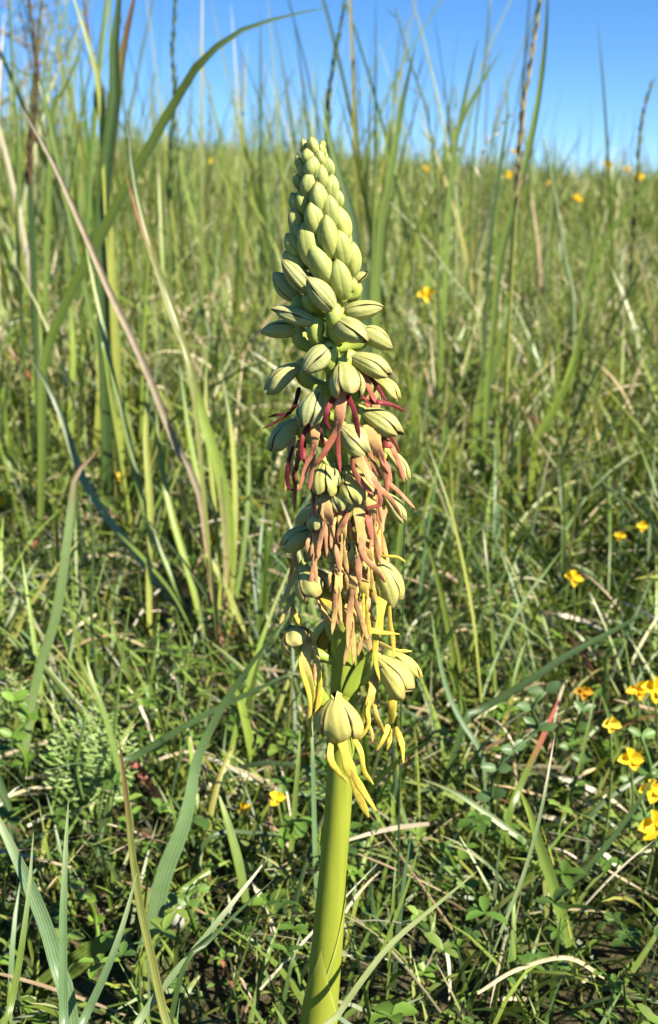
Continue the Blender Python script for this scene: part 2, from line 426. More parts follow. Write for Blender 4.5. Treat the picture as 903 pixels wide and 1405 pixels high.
SEP = np.array((0.385, 0.392, 0.135)); OVA = np.array((0.27, 0.35, 0.045))
def add_ovary(B, py, rad0, rad1, Rm, drop=46):
    s = stem_pt(py + drop); start = s + norm((B - s) * np.array((1, 1, 0)) + 1e-9) * 0.0006
    mid = (start + B) / 2 + norm((B - s) * np.array((1, 1, 0)) + 1e-9) * 0.0016 - np.array((0, 0, .0004))
    P = spline([start, mid, B, B + Rm[:, 0] * .0006], 14)
    W = np.interp(np.linspace(0, 1, 14), [0, .3, .75, 1], [rad0, rad0 * 1.1, rad1 * 1.15, rad1 * .8])
    mb = MB(); sweep(mb, P, W, W, (0.2, -1, 0.3), 12, OVA, SEP * np.array((.95, 1, .7)), True, 6, .09)
    return mb
FLOWERS = []
def flower(base, tip, w, d, lip=(), roll=0, Lpx=68, dtip=None, spread=0.10, drop=46, tint=1.0, closed=False, fat=1.0, blunt=None):
    """base, tip, w in photo pixels; d: mm the hood base stands in front of the stem's axis (minus: behind)"""
    B = at(*base, -d * MM)
    sc = depth(B) / FPX
    flat_tip = at(*tip, -d * MM); pl = np.linalg.norm(flat_tip - B); L = max(pl, Lpx * sc)
    if dtip is None: dtip = math.sqrt(max(L * L - pl * pl, 0)) / MM
    T = at(*tip, -(d + dtip) * MM)
    ax = T - B; L = np.linalg.norm(ax)
    out = ((B + T) / 2 - stem_pt((base[1] + tip[1]) / 2)) * np.array((1, 1, 0)); out = norm(out + np.array((0, -1e-4, 0)))
    Rm = frame(ax, out * .75 + np.array((0, 0, .75)))
    a = math.radians(roll); c, s = math.cos(a), math.sin(a)
    Rm = Rm @ np.array([[1, 0, 0], [0, c, -s], [0, s, c]])
    R = w * sc / 2 * 1.08 * fat
    f = part('flower' if not closed else 'flower_bud', add_ovary(B, base[1], .0008, max(.0011, R * .27), Rm, drop), M_STEM)
    low = np.clip((base[1] - 620) / 350, 0, 1)
    g = rng.normal(0, .05); col = SEP * tint * np.array((1 + .16 * low, 1 + .04 * low, 1 - .22 * low)) * np.array((1 + g, 1 + g * .6, 1 - g))
    D = math.radians
    lo = 172 if closed else 132; fl_ = .86 if closed else .74; bd = .08 if closed else .17; q1, q2 = rng.uniform(.90, 1.04, 2)
    sd = rng.uniform(0, 6)
    bl = -.50 if blunt else (1.45 if closed else -.26)
    part('sepal', sepal_mesh(B, Rm, L, R, D(-40), D(40), 0.0 if closed else spread * .4, col * 1.02, bd, bl, fl_, sd), M_SEPAL, f)
    part('sepal', sepal_mesh(B, Rm, L * q1 * .985, R * .985, D(38), D(lo), 0.0 if closed else spread + .08, col, bd, bl, fl_, sd + 1), M_SEPAL, f)
    part('sepal', sepal_mesh(B, Rm, L * q2 * .985, R * .985, D(-lo), D(-38), 0.0 if closed else spread + .08, col * .98, bd, bl, fl_, sd + 2), M_SEPAL, f)
    if lip:
        mb = MB()
        mouth = B + Rm[:, 0] * L * .30 - Rm[:, 2] * R * .25
        torso = None
        for k, (pts, w0, w1, ld, ca, cb) in enumerate(lip):
            n = 16
            px = np.array(pts, float)
            ds = np.linspace(ld[0], ld[1], len(px)) if isinstance(ld, tuple) else np.full(len(px), float(ld))
            joined = torso is not None and np.linalg.norm(px[0] - torso[1]) < 15
            if not joined and not (k and w0 < 9 and px[0][1] > torso_y + 25): ds[0] -= 2.0      # tucked in under the hood
            P = np.array([at(x, y, -dd * MM) for (x, y), dd in zip(px, ds)])
            if joined: P = np.vstack([torso[0] + (P[0] - torso[2]) * .35, P])
            P = spline(P, n)
            s_ = depth(P[-1]) / FPX
            t = np.linspace(0, 1, n)
            W = (w0 + (w1 - w0) * t) / 2 * s_ * (1 + .13 * np.sin(t * 7 + k * 2.1 + sd) + rng.normal(0, .04, n))
            if w0 >= 12:
                W = W * 1.18 * np.interp(t, [0, .15, .5, .8, 1], [.7, .95, .82, .98, .30]); torso = (P[11], px[-1], P[-1]); torso_y = px[0][1]
            else: W = W * np.interp(t, [0, .15, .5, .85, 1], [.7, .9, 1.0, .98, .38])
            if k == 0: torso_y = px[0][1]
            ref = np.tile(np.array((0.35 * math.sin(k * 3 + sd), -1, .35)), (n, 1))
            ref[:, 0] += np.linspace(-.8, .8, n) * math.sin(sd + k)
            sweep(mb, P, W, np.maximum(W * .13, .00010), ref, 12, np.array(LIPC[ca]) * rng.uniform(.88, 1.12), np.array(LIPC[cb]) * rng.uniform(.85, 1.1))
        part('lip', mb, M_LIP, f)
    FLOWERS.append(f); return f
LIPC = dict(m=(0.215, 0.028, 0.036), d=(0.085, 0.016, 0.018), r=(0.36, 0.090, 0.065), p=(0.54, 0.225, 0.130), s=(0.62, 0.340, 0.165),
            o=(0.66, 0.45, 0.160), y=(0.68, 0.56, 0.085), k=(0.62, 0.50, 0.17), g=(0.48, 0.45, 0.10))
def S(cr, pts, w0, w1, ld, ca, cb=None):
    return ([cr(*p) for p in pts], w0, w1, ld, ca, cb or ca)

def bud(base, tip, w, back=0.0, dsc=0.85):
    """closed bud; back 0: on the front of the cone, 1: on its rear"""
    ybar = (base[1] + tip[1]) / 2
    Rc = float(np.interp(ybar, [185, 230, 300, 380, 450], [9, 17, 27, 34, 40]))
    def dep(p, k):
        dx = (p[0] - stem_px(p[1])); r = max(Rc * Rc - dx * dx, Rc * Rc * .02)
        return math.sqrt(r) * k * (0.157 / FPX)
    sgn = 1 - 2 * back
    B = at(*base, -dep(base, .55) * sgn); T = at(*tip, -dep(tip, dsc) * sgn - .0006)
    ax = T - B; L = np.linalg.norm(ax); sc = depth(B) / FPX; R = w * sc / 2 * 1.20; B = B - norm(ax) * L * .10; T = T + norm(ax) * L * .07; ax = T - B; L = np.linalg.norm(ax)
    out = norm((B + T) / 2 * np.array((1, 1, 0)) - stem_pt(ybar) * np.array((1, 1, 0)) + np.array((0, -1e-5, 0)))
    Rm = frame(ax, out + np.array((0, 0, .2)))
    nr, ns = 18, 30
    t = np.linspace(0, 1, nr); prof = (t + .02) ** .55 * np.clip(1 - t ** 1.75, 0, 1) ** .80; prof /= prof.max()
    a = np.linspace(0, 2 * math.pi, ns, endpoint=False)
    roll = rng.uniform(-.5, .5)
    g = np.zeros(ns)
    for s0 in (1.047, -1.047, math.pi):
        dd = np.angle(np.exp(1j * (a - s0 - roll))); g = np.maximum(g, np.exp(-(dd / .13) ** 2))
    rr = R * prof[:, None] * (1 - .055 * g[None, :] + .055 * np.cos(3 * (a - roll))[None, :])
    bend = .09 * rng.uniform(-.3, 1)
    V = np.stack([np.broadcast_to(L * t[:, None], rr.shape), rr * np.sin(a), rr * np.cos(a) - bend * L * (t[:, None] ** 2)], -1).reshape(-1, 3)
    V = V @ Rm.T + B
    i = np.arange(nr - 1)[:, None] * ns; j = np.arange(ns)[None, :]; j2 = (j + 1) % ns
    Q = np.stack([i + j, i + j2, i + ns + j2, i + ns + j], -1).reshape(-1, 4)
    U = np.stack([np.tile(a, nr), np.repeat(t, ns), np.tile(g, nr)], 1)
    k = rng.normal(0, .08); up = np.clip((420 - ybar) / 220, 0, 1)
    col = (np.array((0.360, 0.395, 0.110)) * (1 - up) + np.array((0.430, 0.455, 0.145)) * up) * np.array((1 + k, 1 + k * .7, 1))
    mb = MB(); mb.add(V, Q, (), col, U)
    # short green stalk that joins the bud to the axis
    s = stem_pt(base[1] + 16)
    P = spline([s, (s + B) / 2 - np.array((0, 0, .0002)), B + Rm[:, 0] * L * .06], 8)
    W = np.linspace(.0005, R * .45, 8)
    sweep(mb, P, W, W, (0.1, -1, .2), 10, OVA * 1.05, col * np.array((.9, 1, .8)))
    part('bud', mb, M_BUD)
TR = [  # traced buds of the cone: tip, base, width (all in the same enlarged crop)
    ((300, 33), (320, 115), 50), ((262, 40), (276, 97), 30), ((345, 65), (360, 122), 36), ((280, 85), (290, 152), 55), ((335, 95), (350, 168), 50),
    ((310, 125), (300, 222), 70), ((378, 125), (395, 212), 47), ((252, 150), (264, 227), 37), ((352, 165), (345, 272), 66), ((285, 200), (287, 312), 66),
    ((402, 210), (395, 322), 62), ((330, 250), (341, 392), 78), ((425, 280), (435, 362), 47), ((250, 285), (272, 387), 56), ((390, 310), (400, 452), 76),
    ((300, 345), (326, 492), 82), ((440, 358), (465, 512), 72), ((370, 408), (391, 592), 88), ((262, 445), (312, 642), 88), ((430, 480), (461, 637), 82),
    ((295, 545), (392, 717), 96), ((510, 535), (500, 682), 66), ((430, 620), (456, 787), 88)]
for tp, bs, w in TR: bud(C1(*bs), C1(*tp), w / 3.473)
for tp, bs, w in [((205, 375), (245, 475), 62), ((190, 490), (255, 605), 72), ((212, 425), (262, 540), 62), ((225, 205), (246, 272), 36), ((203, 300), (244, 385), 52), ((232, 120), (262, 190), 36), ((180, 575), (262, 690), 76)]:
    bud(C1(*bs), C1(*tp), w / 3.473, .30, .5)
for i, (tp, bs, w) in enumerate(TR):                      # the far side of the cone
    m = stem_px(C1(*bs)[1]); b = C1(*bs); q = C1(*tp); jx = rng.uniform(-3, 3)
    bud((2 * m - b[0] + jx * .5, b[1] - 5), (2 * m - q[0] + jx, q[1] + 2), w / 3.473 * .95, 1.0, .8)

# large buds about to open, then the open flowers from the top of the spike to the bottom
def fl(cr, base, tip, w, d, **k): return flower(cr(*base), cr(*tip), w / cr_k(cr), d, **k)
def cr_k(cr): a = cr(0, 0)[0]; return 1 / (cr(1, 0)[0] - a)
fl(C1, (305, 775), (160, 610), 84, 2.4, closed=True, drop=22, Lpx=50)
fl(C1, (412, 852), (283, 690), 104, 4.0, closed=True, drop=26, Lpx=60)
fl(C1, (240, 805), (118, 668), 92, -1.5, closed=True, drop=24, Lpx=50, dtip=-2)
fl(C1, (498, 722), (568, 664), 46, -1.0, closed=True, drop=22, Lpx=25, dtip=0)
fl(C1, (328, 915), (108, 832), 80, 2.6, closed=True, drop=30, Lpx=60)
fl(C1, (245, 945), (60, 940), 90, -1.2, closed=True, drop=30, Lpx=50, dtip=-1.5)
fl(C1, (450, 875), (648, 822), 98, 1.0, closed=True, drop=30, Lpx=55, dtip=1.0)
fl(C1, (425, 915), (572, 985), 118, 3.4, closed=True, drop=26, Lpx=62)
fl(C1, (540, 950), (694, 1020), 104, -1.0, closed=True, drop=26, Lpx=50, dtip=0)
fl(C2, (390, 128), (256, 242), 108, 3.8, closed=True, drop=36, Lpx=56)
fl(C2, (262, 210), (68, 318), 132, -0.4, drop=34, Lpx=60, dtip=0.6,
   lip=[S(C2, [(245, 320), (225, 400), (195, 445)], 8, 6, (1.5, 0), 'd', 'm'), S(C2, [(205, 440), (150, 447), (98, 458)], 5, 3, 0.5, 'd'),
        S(C2, [(210, 430), (180, 450), (125, 488), (72, 514)], 5, 3, (.5, 2.0), 'd')])
fl(C2, (482, 168), (694, 230), 124, 2.4, drop=34, Lpx=64, dtip=2.0,
   lip=[S(C2, [(535, 215), (565, 290), (605, 375), (640, 392)], 10, 8, (4.2, 4.6), 'p', 'r'), S(C2, [(560, 240), (600, 290), (640, 350), (660, 385)], 7, 5, 3.6, 'm'),
        S(C2, [(600, 232), (650, 246)], 6, 4, 3.0, 'm'), S(C2, [(615, 385), (690, 402), (748, 432)], 8, 4, (4.6, 4.0), 'm'),
        S(C2, [(540, 355), (575, 385), (640, 392)], 6, 5, 4.4, 'm')])
fl(C2, (452, 205), (494, 352), 158, 4.4, blunt=2.8, drop=36, Lpx=64, fat=.95,
   lip=[S(C2, [(455, 335), (440, 430), (424, 545)], 15, 13, (8.6, 8.4), 's', 'p'), S(C2, [(425, 345), (380, 425), (372, 480), (392, 520)], 9, 7, 8.6, 'm', 'm'),
        S(C2, [(475, 355), (508, 430), (520, 500), (533, 558)], 9, 6, 9.0, 'm', 'm'), S(C2, [(418, 530), (375, 610), (325, 690)], 10, 7, (8.4, 8.8), 'p', 'r'),
        S(C2, [(426, 535), (432, 630), (441, 722)], 9, 6, (8.4, 8.7), 'r', 'r')])
fl(C2, (585, 268), (737, 358), 112, -0.6, drop=34, Lpx=58, dtip=0.5,
   lip=[S(C2, [(560, 330), (570, 400), (560, 440)], 8, 6, 1.5, 'p', 'r')])
fl(C2, (335, 335), (262, 492), 130, 3.9, drop=38, Lpx=62,
   lip=[S(C2, [(325, 470), (320, 560), (308, 645)], 13, 11, (6.8, 7.4), 'o', 'p'), S(C2, [(295, 495), (262, 560), (255, 640), (270, 670)], 8, 6, 6.8, 'm'),
        S(C2, [(345, 500), (352, 560), (385, 600)], 7, 5, 5.4, 'm', 'r'), S(C2, [(302, 640), (270, 720), (246, 812)], 9, 6, (7.4, 7.7), 'p', 'p'), S(C2, [(312, 640), (305, 720), (292, 808)], 9, 6, (7.4, 7.6), 'p', 'p')])
fl(C2, (255, 468), (82, 602), 128, 0.6, drop=36, Lpx=60, dtip=1.0,
   lip=[S(C2, [(245, 570), (240, 650), (225, 730)], 9, 8, 2.2, 'o', 'm'), S(C2, [(215, 600), (190, 700), (195, 790), (225, 812)], 7, 5, 2.0, 'm', 'd'),
        S(C2, [(270, 575), (265, 640), (282, 700)], 8, 6, 2.8, 'm', 'r'), S(C2, [(222, 720), (225, 800), (222, 908)], 7, 5, 2.2, 'm', 'p')])
fl(C2, (535, 428), (746, 512), 132, 2.2, drop=36, Lpx=64, dtip=2.2,
   lip=[S(C2, [(560, 500), (605, 580), (650, 690)], 15, 13, (6.6, 6.8), 'k', 'p'), S(C2, [(650, 545), (690, 610), (725, 690), (746, 768)], 9, 6, 5.0, 'p', 'p'),
        S(C2, [(640, 560), (655, 590), (690, 600)], 8, 7, 5.2, 'r'), S(C2, [(645, 670), (672, 710), (686, 770)], 9, 6, 6.9, 'p', 'p'), S(C2, [(640, 670), (655, 740), (666, 822)], 9, 6, 6.8, 'p', 'p'),
        S(C2, [(580, 600), (600, 680), (640, 760)], 9, 6, 6.2, 'r', 'p'), S(C2, [(672, 530), (700, 580), (722, 625)], 6, 4, 4.6, 'r')])
fl(C2, (438, 500), (592, 618), 138, 4.0, drop=38, Lpx=62,
   lip=[S(C2, [(510, 632), (560, 710), (625, 800)], 15, 13, (8.2, 8.6), 'k', 's'), S(C2, [(495, 650), (505, 710), (545, 775), (605, 835)], 9, 7, 8.4, 'r', 'p'),
        S(C2, [(548, 625), (565, 680), (590, 720)], 8, 6, 7.4, 'r', 'p'), S(C2, [(622, 795), (680, 850), (735, 940)], 10, 7, (8.6, 8.0), 'p', 's'), S(C2, [(622, 800), (632, 870), (608, 885), (560, 890)], 8, 5, 8.7, 'p', 'r')])
fl(C2, (655, 612), (788, 742), 92, 0.2, drop=32, Lpx=56, dtip=1.2,
   lip=[S(C2, [(655, 700), (672, 770), (720, 815), (795, 893)], 9, 5, 2.4, 'p', 's')])
fl(C2, (365, 672), (338, 832), 126, 4.4, blunt=3.4, drop=36, Lpx=58, spread=.22, roll=14,
   lip=[S(C2, [(365, 805), (378, 900), (402, 985)], 14, 12, (7.6, 7.2), 'k', 's'), S(C2, [(312, 820), (316, 880), (318, 935)], 8, 6, 6.0, 'p', 'p'),
        S(C2, [(392, 810), (430, 880), (462, 945)], 10, 8, 6.4, 'p', 'p'), S(C2, [(402, 980), (405, 1010), (400, 1042), (398, 1090)], 9, 6, 7.2, 's', 's'), S(C2, [(460, 940), (480, 990), (505, 1045)], 9, 7, 6.4, 'p', 's'),
        S(C2, [(345, 920), (352, 970), (345, 1000)], 5, 4, 6.8, 'k')])
fl(C2, (465, 725), (538, 868), 122, 4.4, drop=36, Lpx=60, spread=.18,
   lip=[S(C2, [(528, 855), (532, 950), (545, 1050), (540, 1090)], 17, 15, (8.0, 7.8), 'k', 'o'), S(C2, [(500, 870), (470, 940), (440, 1000), (432, 1060)], 9, 7, 7.6, 'p', 's'),
        S(C2, [(572, 890), (578, 960), (590, 1040)], 11, 9, 7.0, 'r', 'p'), S(C3, [(545, 250), (560, 300), (610, 350), (655, 412)], 11, 7, 8.4, 's', 's'), S(C3, [(540, 270), (528, 340), (534, 425)], 10, 8, 8.2, 's', 's')])
fl(C2, (640, 818), (768, 945), 98, 0.6, drop=32, Lpx=56, dtip=1.5,
   lip=[S(C2, [(625, 860), (628, 940), (605, 1030), (592, 1070)], 10, 7, 4.4, 'p', 's'), S(C3, [(628, 165), (622, 220), (632, 290)], 9, 8, 4.2, 'y', 'o')])
fl(C3, (340, 165), (146, 225), 134, 0.4, drop=34, Lpx=60, dtip=0.8,
   lip=[S(C3, [(298, 250), (262, 320), (205, 420), (150, 530)], 8, 7, (2.4, 3.0), 'g', 'k'), S(C3, [(345, 235), (370, 225), (385, 205)], 6, 5, 3.4, 'r', 'p'), S(C3, [(260, 310), (255, 370), (280, 400)], 6, 4, 2.6, 'k'),
        S(C3, [(305, 262), (330, 270), (375, 240)], 7, 5, 3.4, 'p', 'p')])
fl(C3, (478, 190), (478, 345), 84, 5.2, drop=30, Lpx=50,
   lip=[S(C3, [(500, 330), (500, 420), (498, 500)], 14, 12, (7.4, 7.6), 'o', 'o'), S(C3, [(442, 200), (425, 260), (438, 360)], 9, 7, 7.8, 's', 's'), S(C3, [(440, 372), (420, 450), (412, 560), (430, 612)], 9, 6, 7.8, 's', 's'),
        S(C3, [(494, 490), (484, 580), (474, 730)], 10, 7, 7.8, 's', 'o'), S(C3, [(505, 490), (540, 580), (570, 685)], 10, 7, 7.8, 's', 'o')])
fl(C3, (268, 345), (338, 488), 166, 3.0, blunt=3.0, drop=34, Lpx=58, spread=.06, roll=-10,
   lip=[S(C3, [(345, 470), (420, 540), (500, 615), (560, 640)], 14, 11, (6.2, 6.6), 'y', 'o'), S(C3, [(335, 490), (375, 580), (440, 645)], 9, 6, 6.4, 'o', 'o'), S(C3, [(400, 455), (480, 490), (560, 560), (610, 600)], 9, 7, 5.0, 'y', 'o'),
        S(C3, [(540, 630), (620, 650), (722, 660)], 9, 5, 6.8, 'y', 'y'), S(C3, [(222, 460), (190, 530), (152, 612)], 10, 6, (3.6, 4.4), 'g', 'k'), S(C3, [(208, 510), (225, 560), (252, 622)], 8, 5, 4.0, 'o', 'y'), S(C3, [(215, 500), (212, 550), (200, 605)], 5, 4, 3.6, 'k')])
fl(C3, (612, 300), (735, 495), 172, 2.2, blunt=2.8, drop=36, Lpx=64, spread=.12,
   lip=[S(C3, [(640, 440), (632, 560), (618, 690)], 14, 12, (5.4, 6.0), 'y', 'y'), S(C3, [(672, 470), (678, 600), (692, 690), (698, 780)], 8, 5, 5.6, 'y', 'y'), S(C3, [(612, 680), (608, 780), (628, 880)], 9, 6, (6.0, 6.6), 'y', 'y'),
        S(C3, [(590, 285), (650, 288), (710, 292), (750, 315)], 5, 4, 4.6, 'y'), S(C3, [(585, 450), (575, 520), (590, 590)], 9, 6, 4.2, 's', 'o')])
fl(C3, (205, 640), (255, 725), 150, 1.0, blunt=3.2, drop=44, Lpx=46, spread=.35, roll=-25, dtip=3.5,
   lip=[S(C3, [(285, 690), (275, 800), (300, 930), (312, 1010)], 17, 9, (3.6, 3.8), 'k', 'y'), S(C3, [(262, 720), (258, 820), (295, 960), (295, 1090), (305, 1150)], 9, 6, 3.9, 'y', 'y'), S(C3, [(315, 710), (340, 830), (335, 950), (318, 1010)], 9, 7, 3.9, 'k', 'y'),
        S(C3, [(340, 830), (344, 940), (325, 1060), (316, 1120)], 8, 6, 4.2, 'y', 'y')])
fl(C3, (605, 765), (790, 922), 168, 1.6, blunt=1.8, drop=40, Lpx=66, spread=.14, dtip=2.6,
   lip=[S(C4, [(602, 170), (590, 250), (570, 330)], 14, 9, (4.6, 5.2), 'o', 'y'), S(C4, [(585, 240), (560, 320), (552, 395)], 7, 5, 5.2, 'y'), S(C4, [(572, 330), (575, 400), (530, 470)], 8, 5, 5.4, 'y', 'y'), S(C4, [(600, 240), (610, 340), (650, 440)], 8, 6, 4.8, 'o', 'y'), S(C4, [(580, 400), (592, 440), (595, 480)], 6, 3, 5.2, 'y', 'k')])
fl(C3, (690, 745), (848, 852), 78, -1.6, drop=40, Lpx=50, spread=.2, dtip=0,
   lip=[S(C4, [(684, 200), (690, 290), (684, 390)], 8, 15, (2.8, 3.6), 'y', 'y'), S(C4, [(670, 400), (650, 460), (614, 520)], 10, 5, 3.8, 'y', 'y'), S(C4, [(682, 420), (676, 470), (664, 520)], 9, 4, 3.8, 'y'), S(C4, [(705, 410), (735, 490), (742, 580)], 9, 6, 3.6, 'y', 'y'),
        S(C3, [(625, 700), (700, 735), (780, 742)], 6, 4, 2.2, 'k', 'y')])
fl(C4, (422, 262), (438, 480), 208, 4.6, blunt=3.4, drop=40, Lpx=70, spread=.10, roll=4,
   lip=[S(C4, [(445, 460), (470, 560), (505, 660)], 15, 13, (8.2, 8.4), 'y', 'y'), S(C4, [(398, 470), (395, 560), (430, 620), (475, 672)], 10, 7, 8.2, 'y', 'y'), S(C4, [(505, 455), (540, 530), (555, 620), (598, 682)], 10, 6, 7.6, 'y', 'y'),
        S(C4, [(498, 655), (530, 740), (575, 838)], 11, 9, (8.4, 8.8), 'y', 'y'), S(C4, [(512, 650), (555, 720), (612, 808)], 10, 7, 8.5, 'y', 'y')])
# flowers on the far side of the spike
for base, tip, w, d in [((478, 520), (520, 540), 34, -5), ((440, 560), (404, 590), 34, -5.5), ((490, 660), (528, 690), 36, -6), ((448, 690), (410, 720), 38, -6), ((482, 780), (505, 815), 40, -6), ((455, 850), (440, 890), 40, -6.5)]:
    flower(base, tip, w, d, dtip=-5, Lpx=40,
           lip=[([(tip[0] - 3, tip[1] + 4), (tip[0] - 6, tip[1] + 45)], 12, 9, d - 4, 's', 'o'), ([(tip[0] - 6, tip[1] + 42), (tip[0] - 14, tip[1] + 85)], 8, 6, d - 4, 's', 'o'), ([(tip[0] - 6, tip[1] + 42), (tip[0] + 6, tip[1] + 85)], 8, 6, d - 4, 's', 'o')])
# more flowers packed in between, mostly hidden by the lips that hang from them
def man_lip(x, y, ln, lean, w, d, ca, cb):
    k = rng.uniform(.85, 1.15, 6); sgn = 1 if rng.random() < .5 else -1
    m = (x + lean * .5, y + ln * .5)
    return [([(x, y), (x + lean * .22, y + ln * .25), m], w, w * .9, (d, d + .3), ca, cb),
            ([m, (m[0] - 4 * k[0] + lean * .2, m[1] + ln * .25), (m[0] - 9 * k[1] + lean * .5, m[1] + ln * .5 * k[2])], w * .62, w * .42, d + .3, cb, cb),
            ([m, (m[0] + 3 * k[3] + lean * .2, m[1] + ln * .25), (m[0] + 6 * k[4] + lean * .5, m[1] + ln * .48 * k[5])], w * .62, w * .42, d + .3, cb, cb),
            ([(x - 4, y + 3), (x - 11 * k[2] + lean * .1, y + ln * .22), (x - 10 * k[0] + lean * .4, y + ln * .46)], w * .5, w * .36, d - .2, cb, cb),
            ([(x + 4, y + 3), (x + 11 * k[1] + lean * .1, y + ln * .20), (x + 12 * k[3] + lean * .4, y + ln * .44)], w * .5, w * .36, d - .4, cb, cb)]
for bx_, by_, tx, ty, w, d, lean, ca, cb in [
        (452, 640, 446, 668, 34, 3.6, -4, 'k', 's'), (492, 650, 512, 676, 34, 3.0, 8, 'k', 's'),
        (468, 668, 470, 700, 34, 4.2, 2, 'k', 'o'), (446, 702, 432, 726, 34, 3.2, -6, 'k', 's'), (492, 706, 508, 736, 36, 3.4, 6, 'k', 'o'), (470, 738, 464, 770, 34, 4.4, -2, 'o', 'o'),
        (494, 752, 500, 782, 34, 4.0, 4, 'o', 'y'), (484, 790, 486, 818, 30, 3.8, -6, 'y', 'o')]:
    flower((bx_, by_), (tx, ty), w, d, Lpx=46, lip=man_lip(tx - (tx - bx_) * .2, ty - 2, 96, lean, 13, d + 3.2, ca, cb))
# small pointed bracts at the foot of two ovaries
for pts, d in [([(452, 985), (440, 955), (428, 935), (420, 922)], 1.6), ([(478, 955), (490, 925), (505, 900), (512, 890)], 1.8)]:
    P = spline(np.array([at(x, y, -(d + 1.5 * i / 3) * MM) for i, (x, y) in enumerate(pts)]), 12)
    t = np.linspace(0, 1, 12); mb = MB()
    sweep(mb, P, .0013 * (1 - t ** 1.6) + .0001, .00018, (0.3, -1, .2), 8, OVA, OVA * 1.15)
    part('bract', mb, M_STEM)

# ------------------------------------------------------------------ single grass blades and stems that can be picked out
def col_of(k): return np.array(GREEN[k]) if isinstance(k, str) else np.array(k)
def ribbon(mb, P, W, twist, fold, C, U_r=0.5, face=None):
    """folded blade; W half widths; it faces the direction `face`, turned by `twist` about its length"""
    n = len(P); T = tangents(P)
    face = np.array((0.75, -1, .4)) if face is None else face
    S0 = np.cross(T, face); S0 /= np.maximum(np.linalg.norm(S0, axis=1), 1e-9)[:, None]; N0 = np.cross(S0, T)
    tw = np.broadcast_to(np.asarray(twist, float), n)[:, None]
    S_ = S0 * np.cos(tw) + N0 * np.sin(tw); Nn = -S0 * np.sin(tw) + N0 * np.cos(tw)
    us = np.array((-1, -.55, 0, .55, 1.0)); h = fold * np.abs(us) ** 1.3
    V = P[:, None, :] + S_[:, None, :] * (W[:, None] * us * (1 - fold * .25))[..., None] + Nn[:, None, :] * (W[:, None] * h)[..., None]
    V = V.reshape(-1, 3); k = 5
    q = (np.arange(n - 1)[:, None] * k + np.arange(k - 1)[None, :]).ravel()
    Q = np.stack([q, q + 1, q + k + 1, q + k], 1)
    U = np.stack([np.tile(us, n), np.repeat(np.linspace(0, 1, n), k), np.full(n * k, U_r)], 1)
    mb.add(V, Q, (), np.repeat(C, k, 0), U)
def trace(pts, Y, dY, n):
    """photo polyline (base first) to points standing at depth Y, leaning dY further back at the tip; carried down into the ground"""
    k = np.linspace(0, 1, len(pts))
    if Y == 'lie':                                    # lies on the turf, a little above the soil
        return spline(np.array([over_ground(x, y, .012 + .006 * math.sin(i * 2 + x)) for i, (x, y) in enumerate(pts)]), n)
    if Y is None: Y = ground_hit(*pts[0])[1]
    if pts[0][1] > 850:                               # rooted where its foot shows, leaning to the given depth
        if Y < 0: dY = dY + .01
        Y0 = Y if Y < 0 else min(ground_hit(pts[0][0], min(pts[0][1], 1500))[1], Y + .12)
        if Y0 > Y: Y = Y + (Y0 - Y) * .45; dY = dY + .012
    P = np.array([at(x, y, Y + dY * a) for (x, y), a in zip(pts, k)])
    b = P[0]; gz = float(ground_z(b[0], b[1]))
    if b[2] > gz + .002:
        d = norm(P[0] - P[1]); d = norm(d * np.array((.45, .45, 1)) + np.array((0, 0, -.9)))
        tt = (b[2] - gz + .004) / max(-d[2], .2)
        ext = [b + d * tt * f for f in (1.0, .5)]
        P = np.vstack([ext, P])
    return spline(P, n)
CELL = 5; KW, KH = 903 // CELL + 3, 1405 // CELL + 3
KEEP = np.zeros((KH, KW))                         # depth of the nearest single plant per cell, 0 where there is none
def remember(P, wpx):
    Q = spline(P, 90); x, y, z = project(Q)
    for dx in (-.5, -.25, 0, .25, .5):
        i = ((y) // CELL).astype(int) + 1; j = ((x + dx * wpx * .9) // CELL).astype(int) + 1
        ok = (i >= 0) & (i < KH) & (j >= 0) & (j < KW)
        for a, b, c in zip(i[ok], j[ok], z[ok]): KEEP[a, b] = max(KEEP[a, b], c)
NAMES = dict(blade='grass_leaf', dry='dry_grass_leaf', stem='grass_stalk')
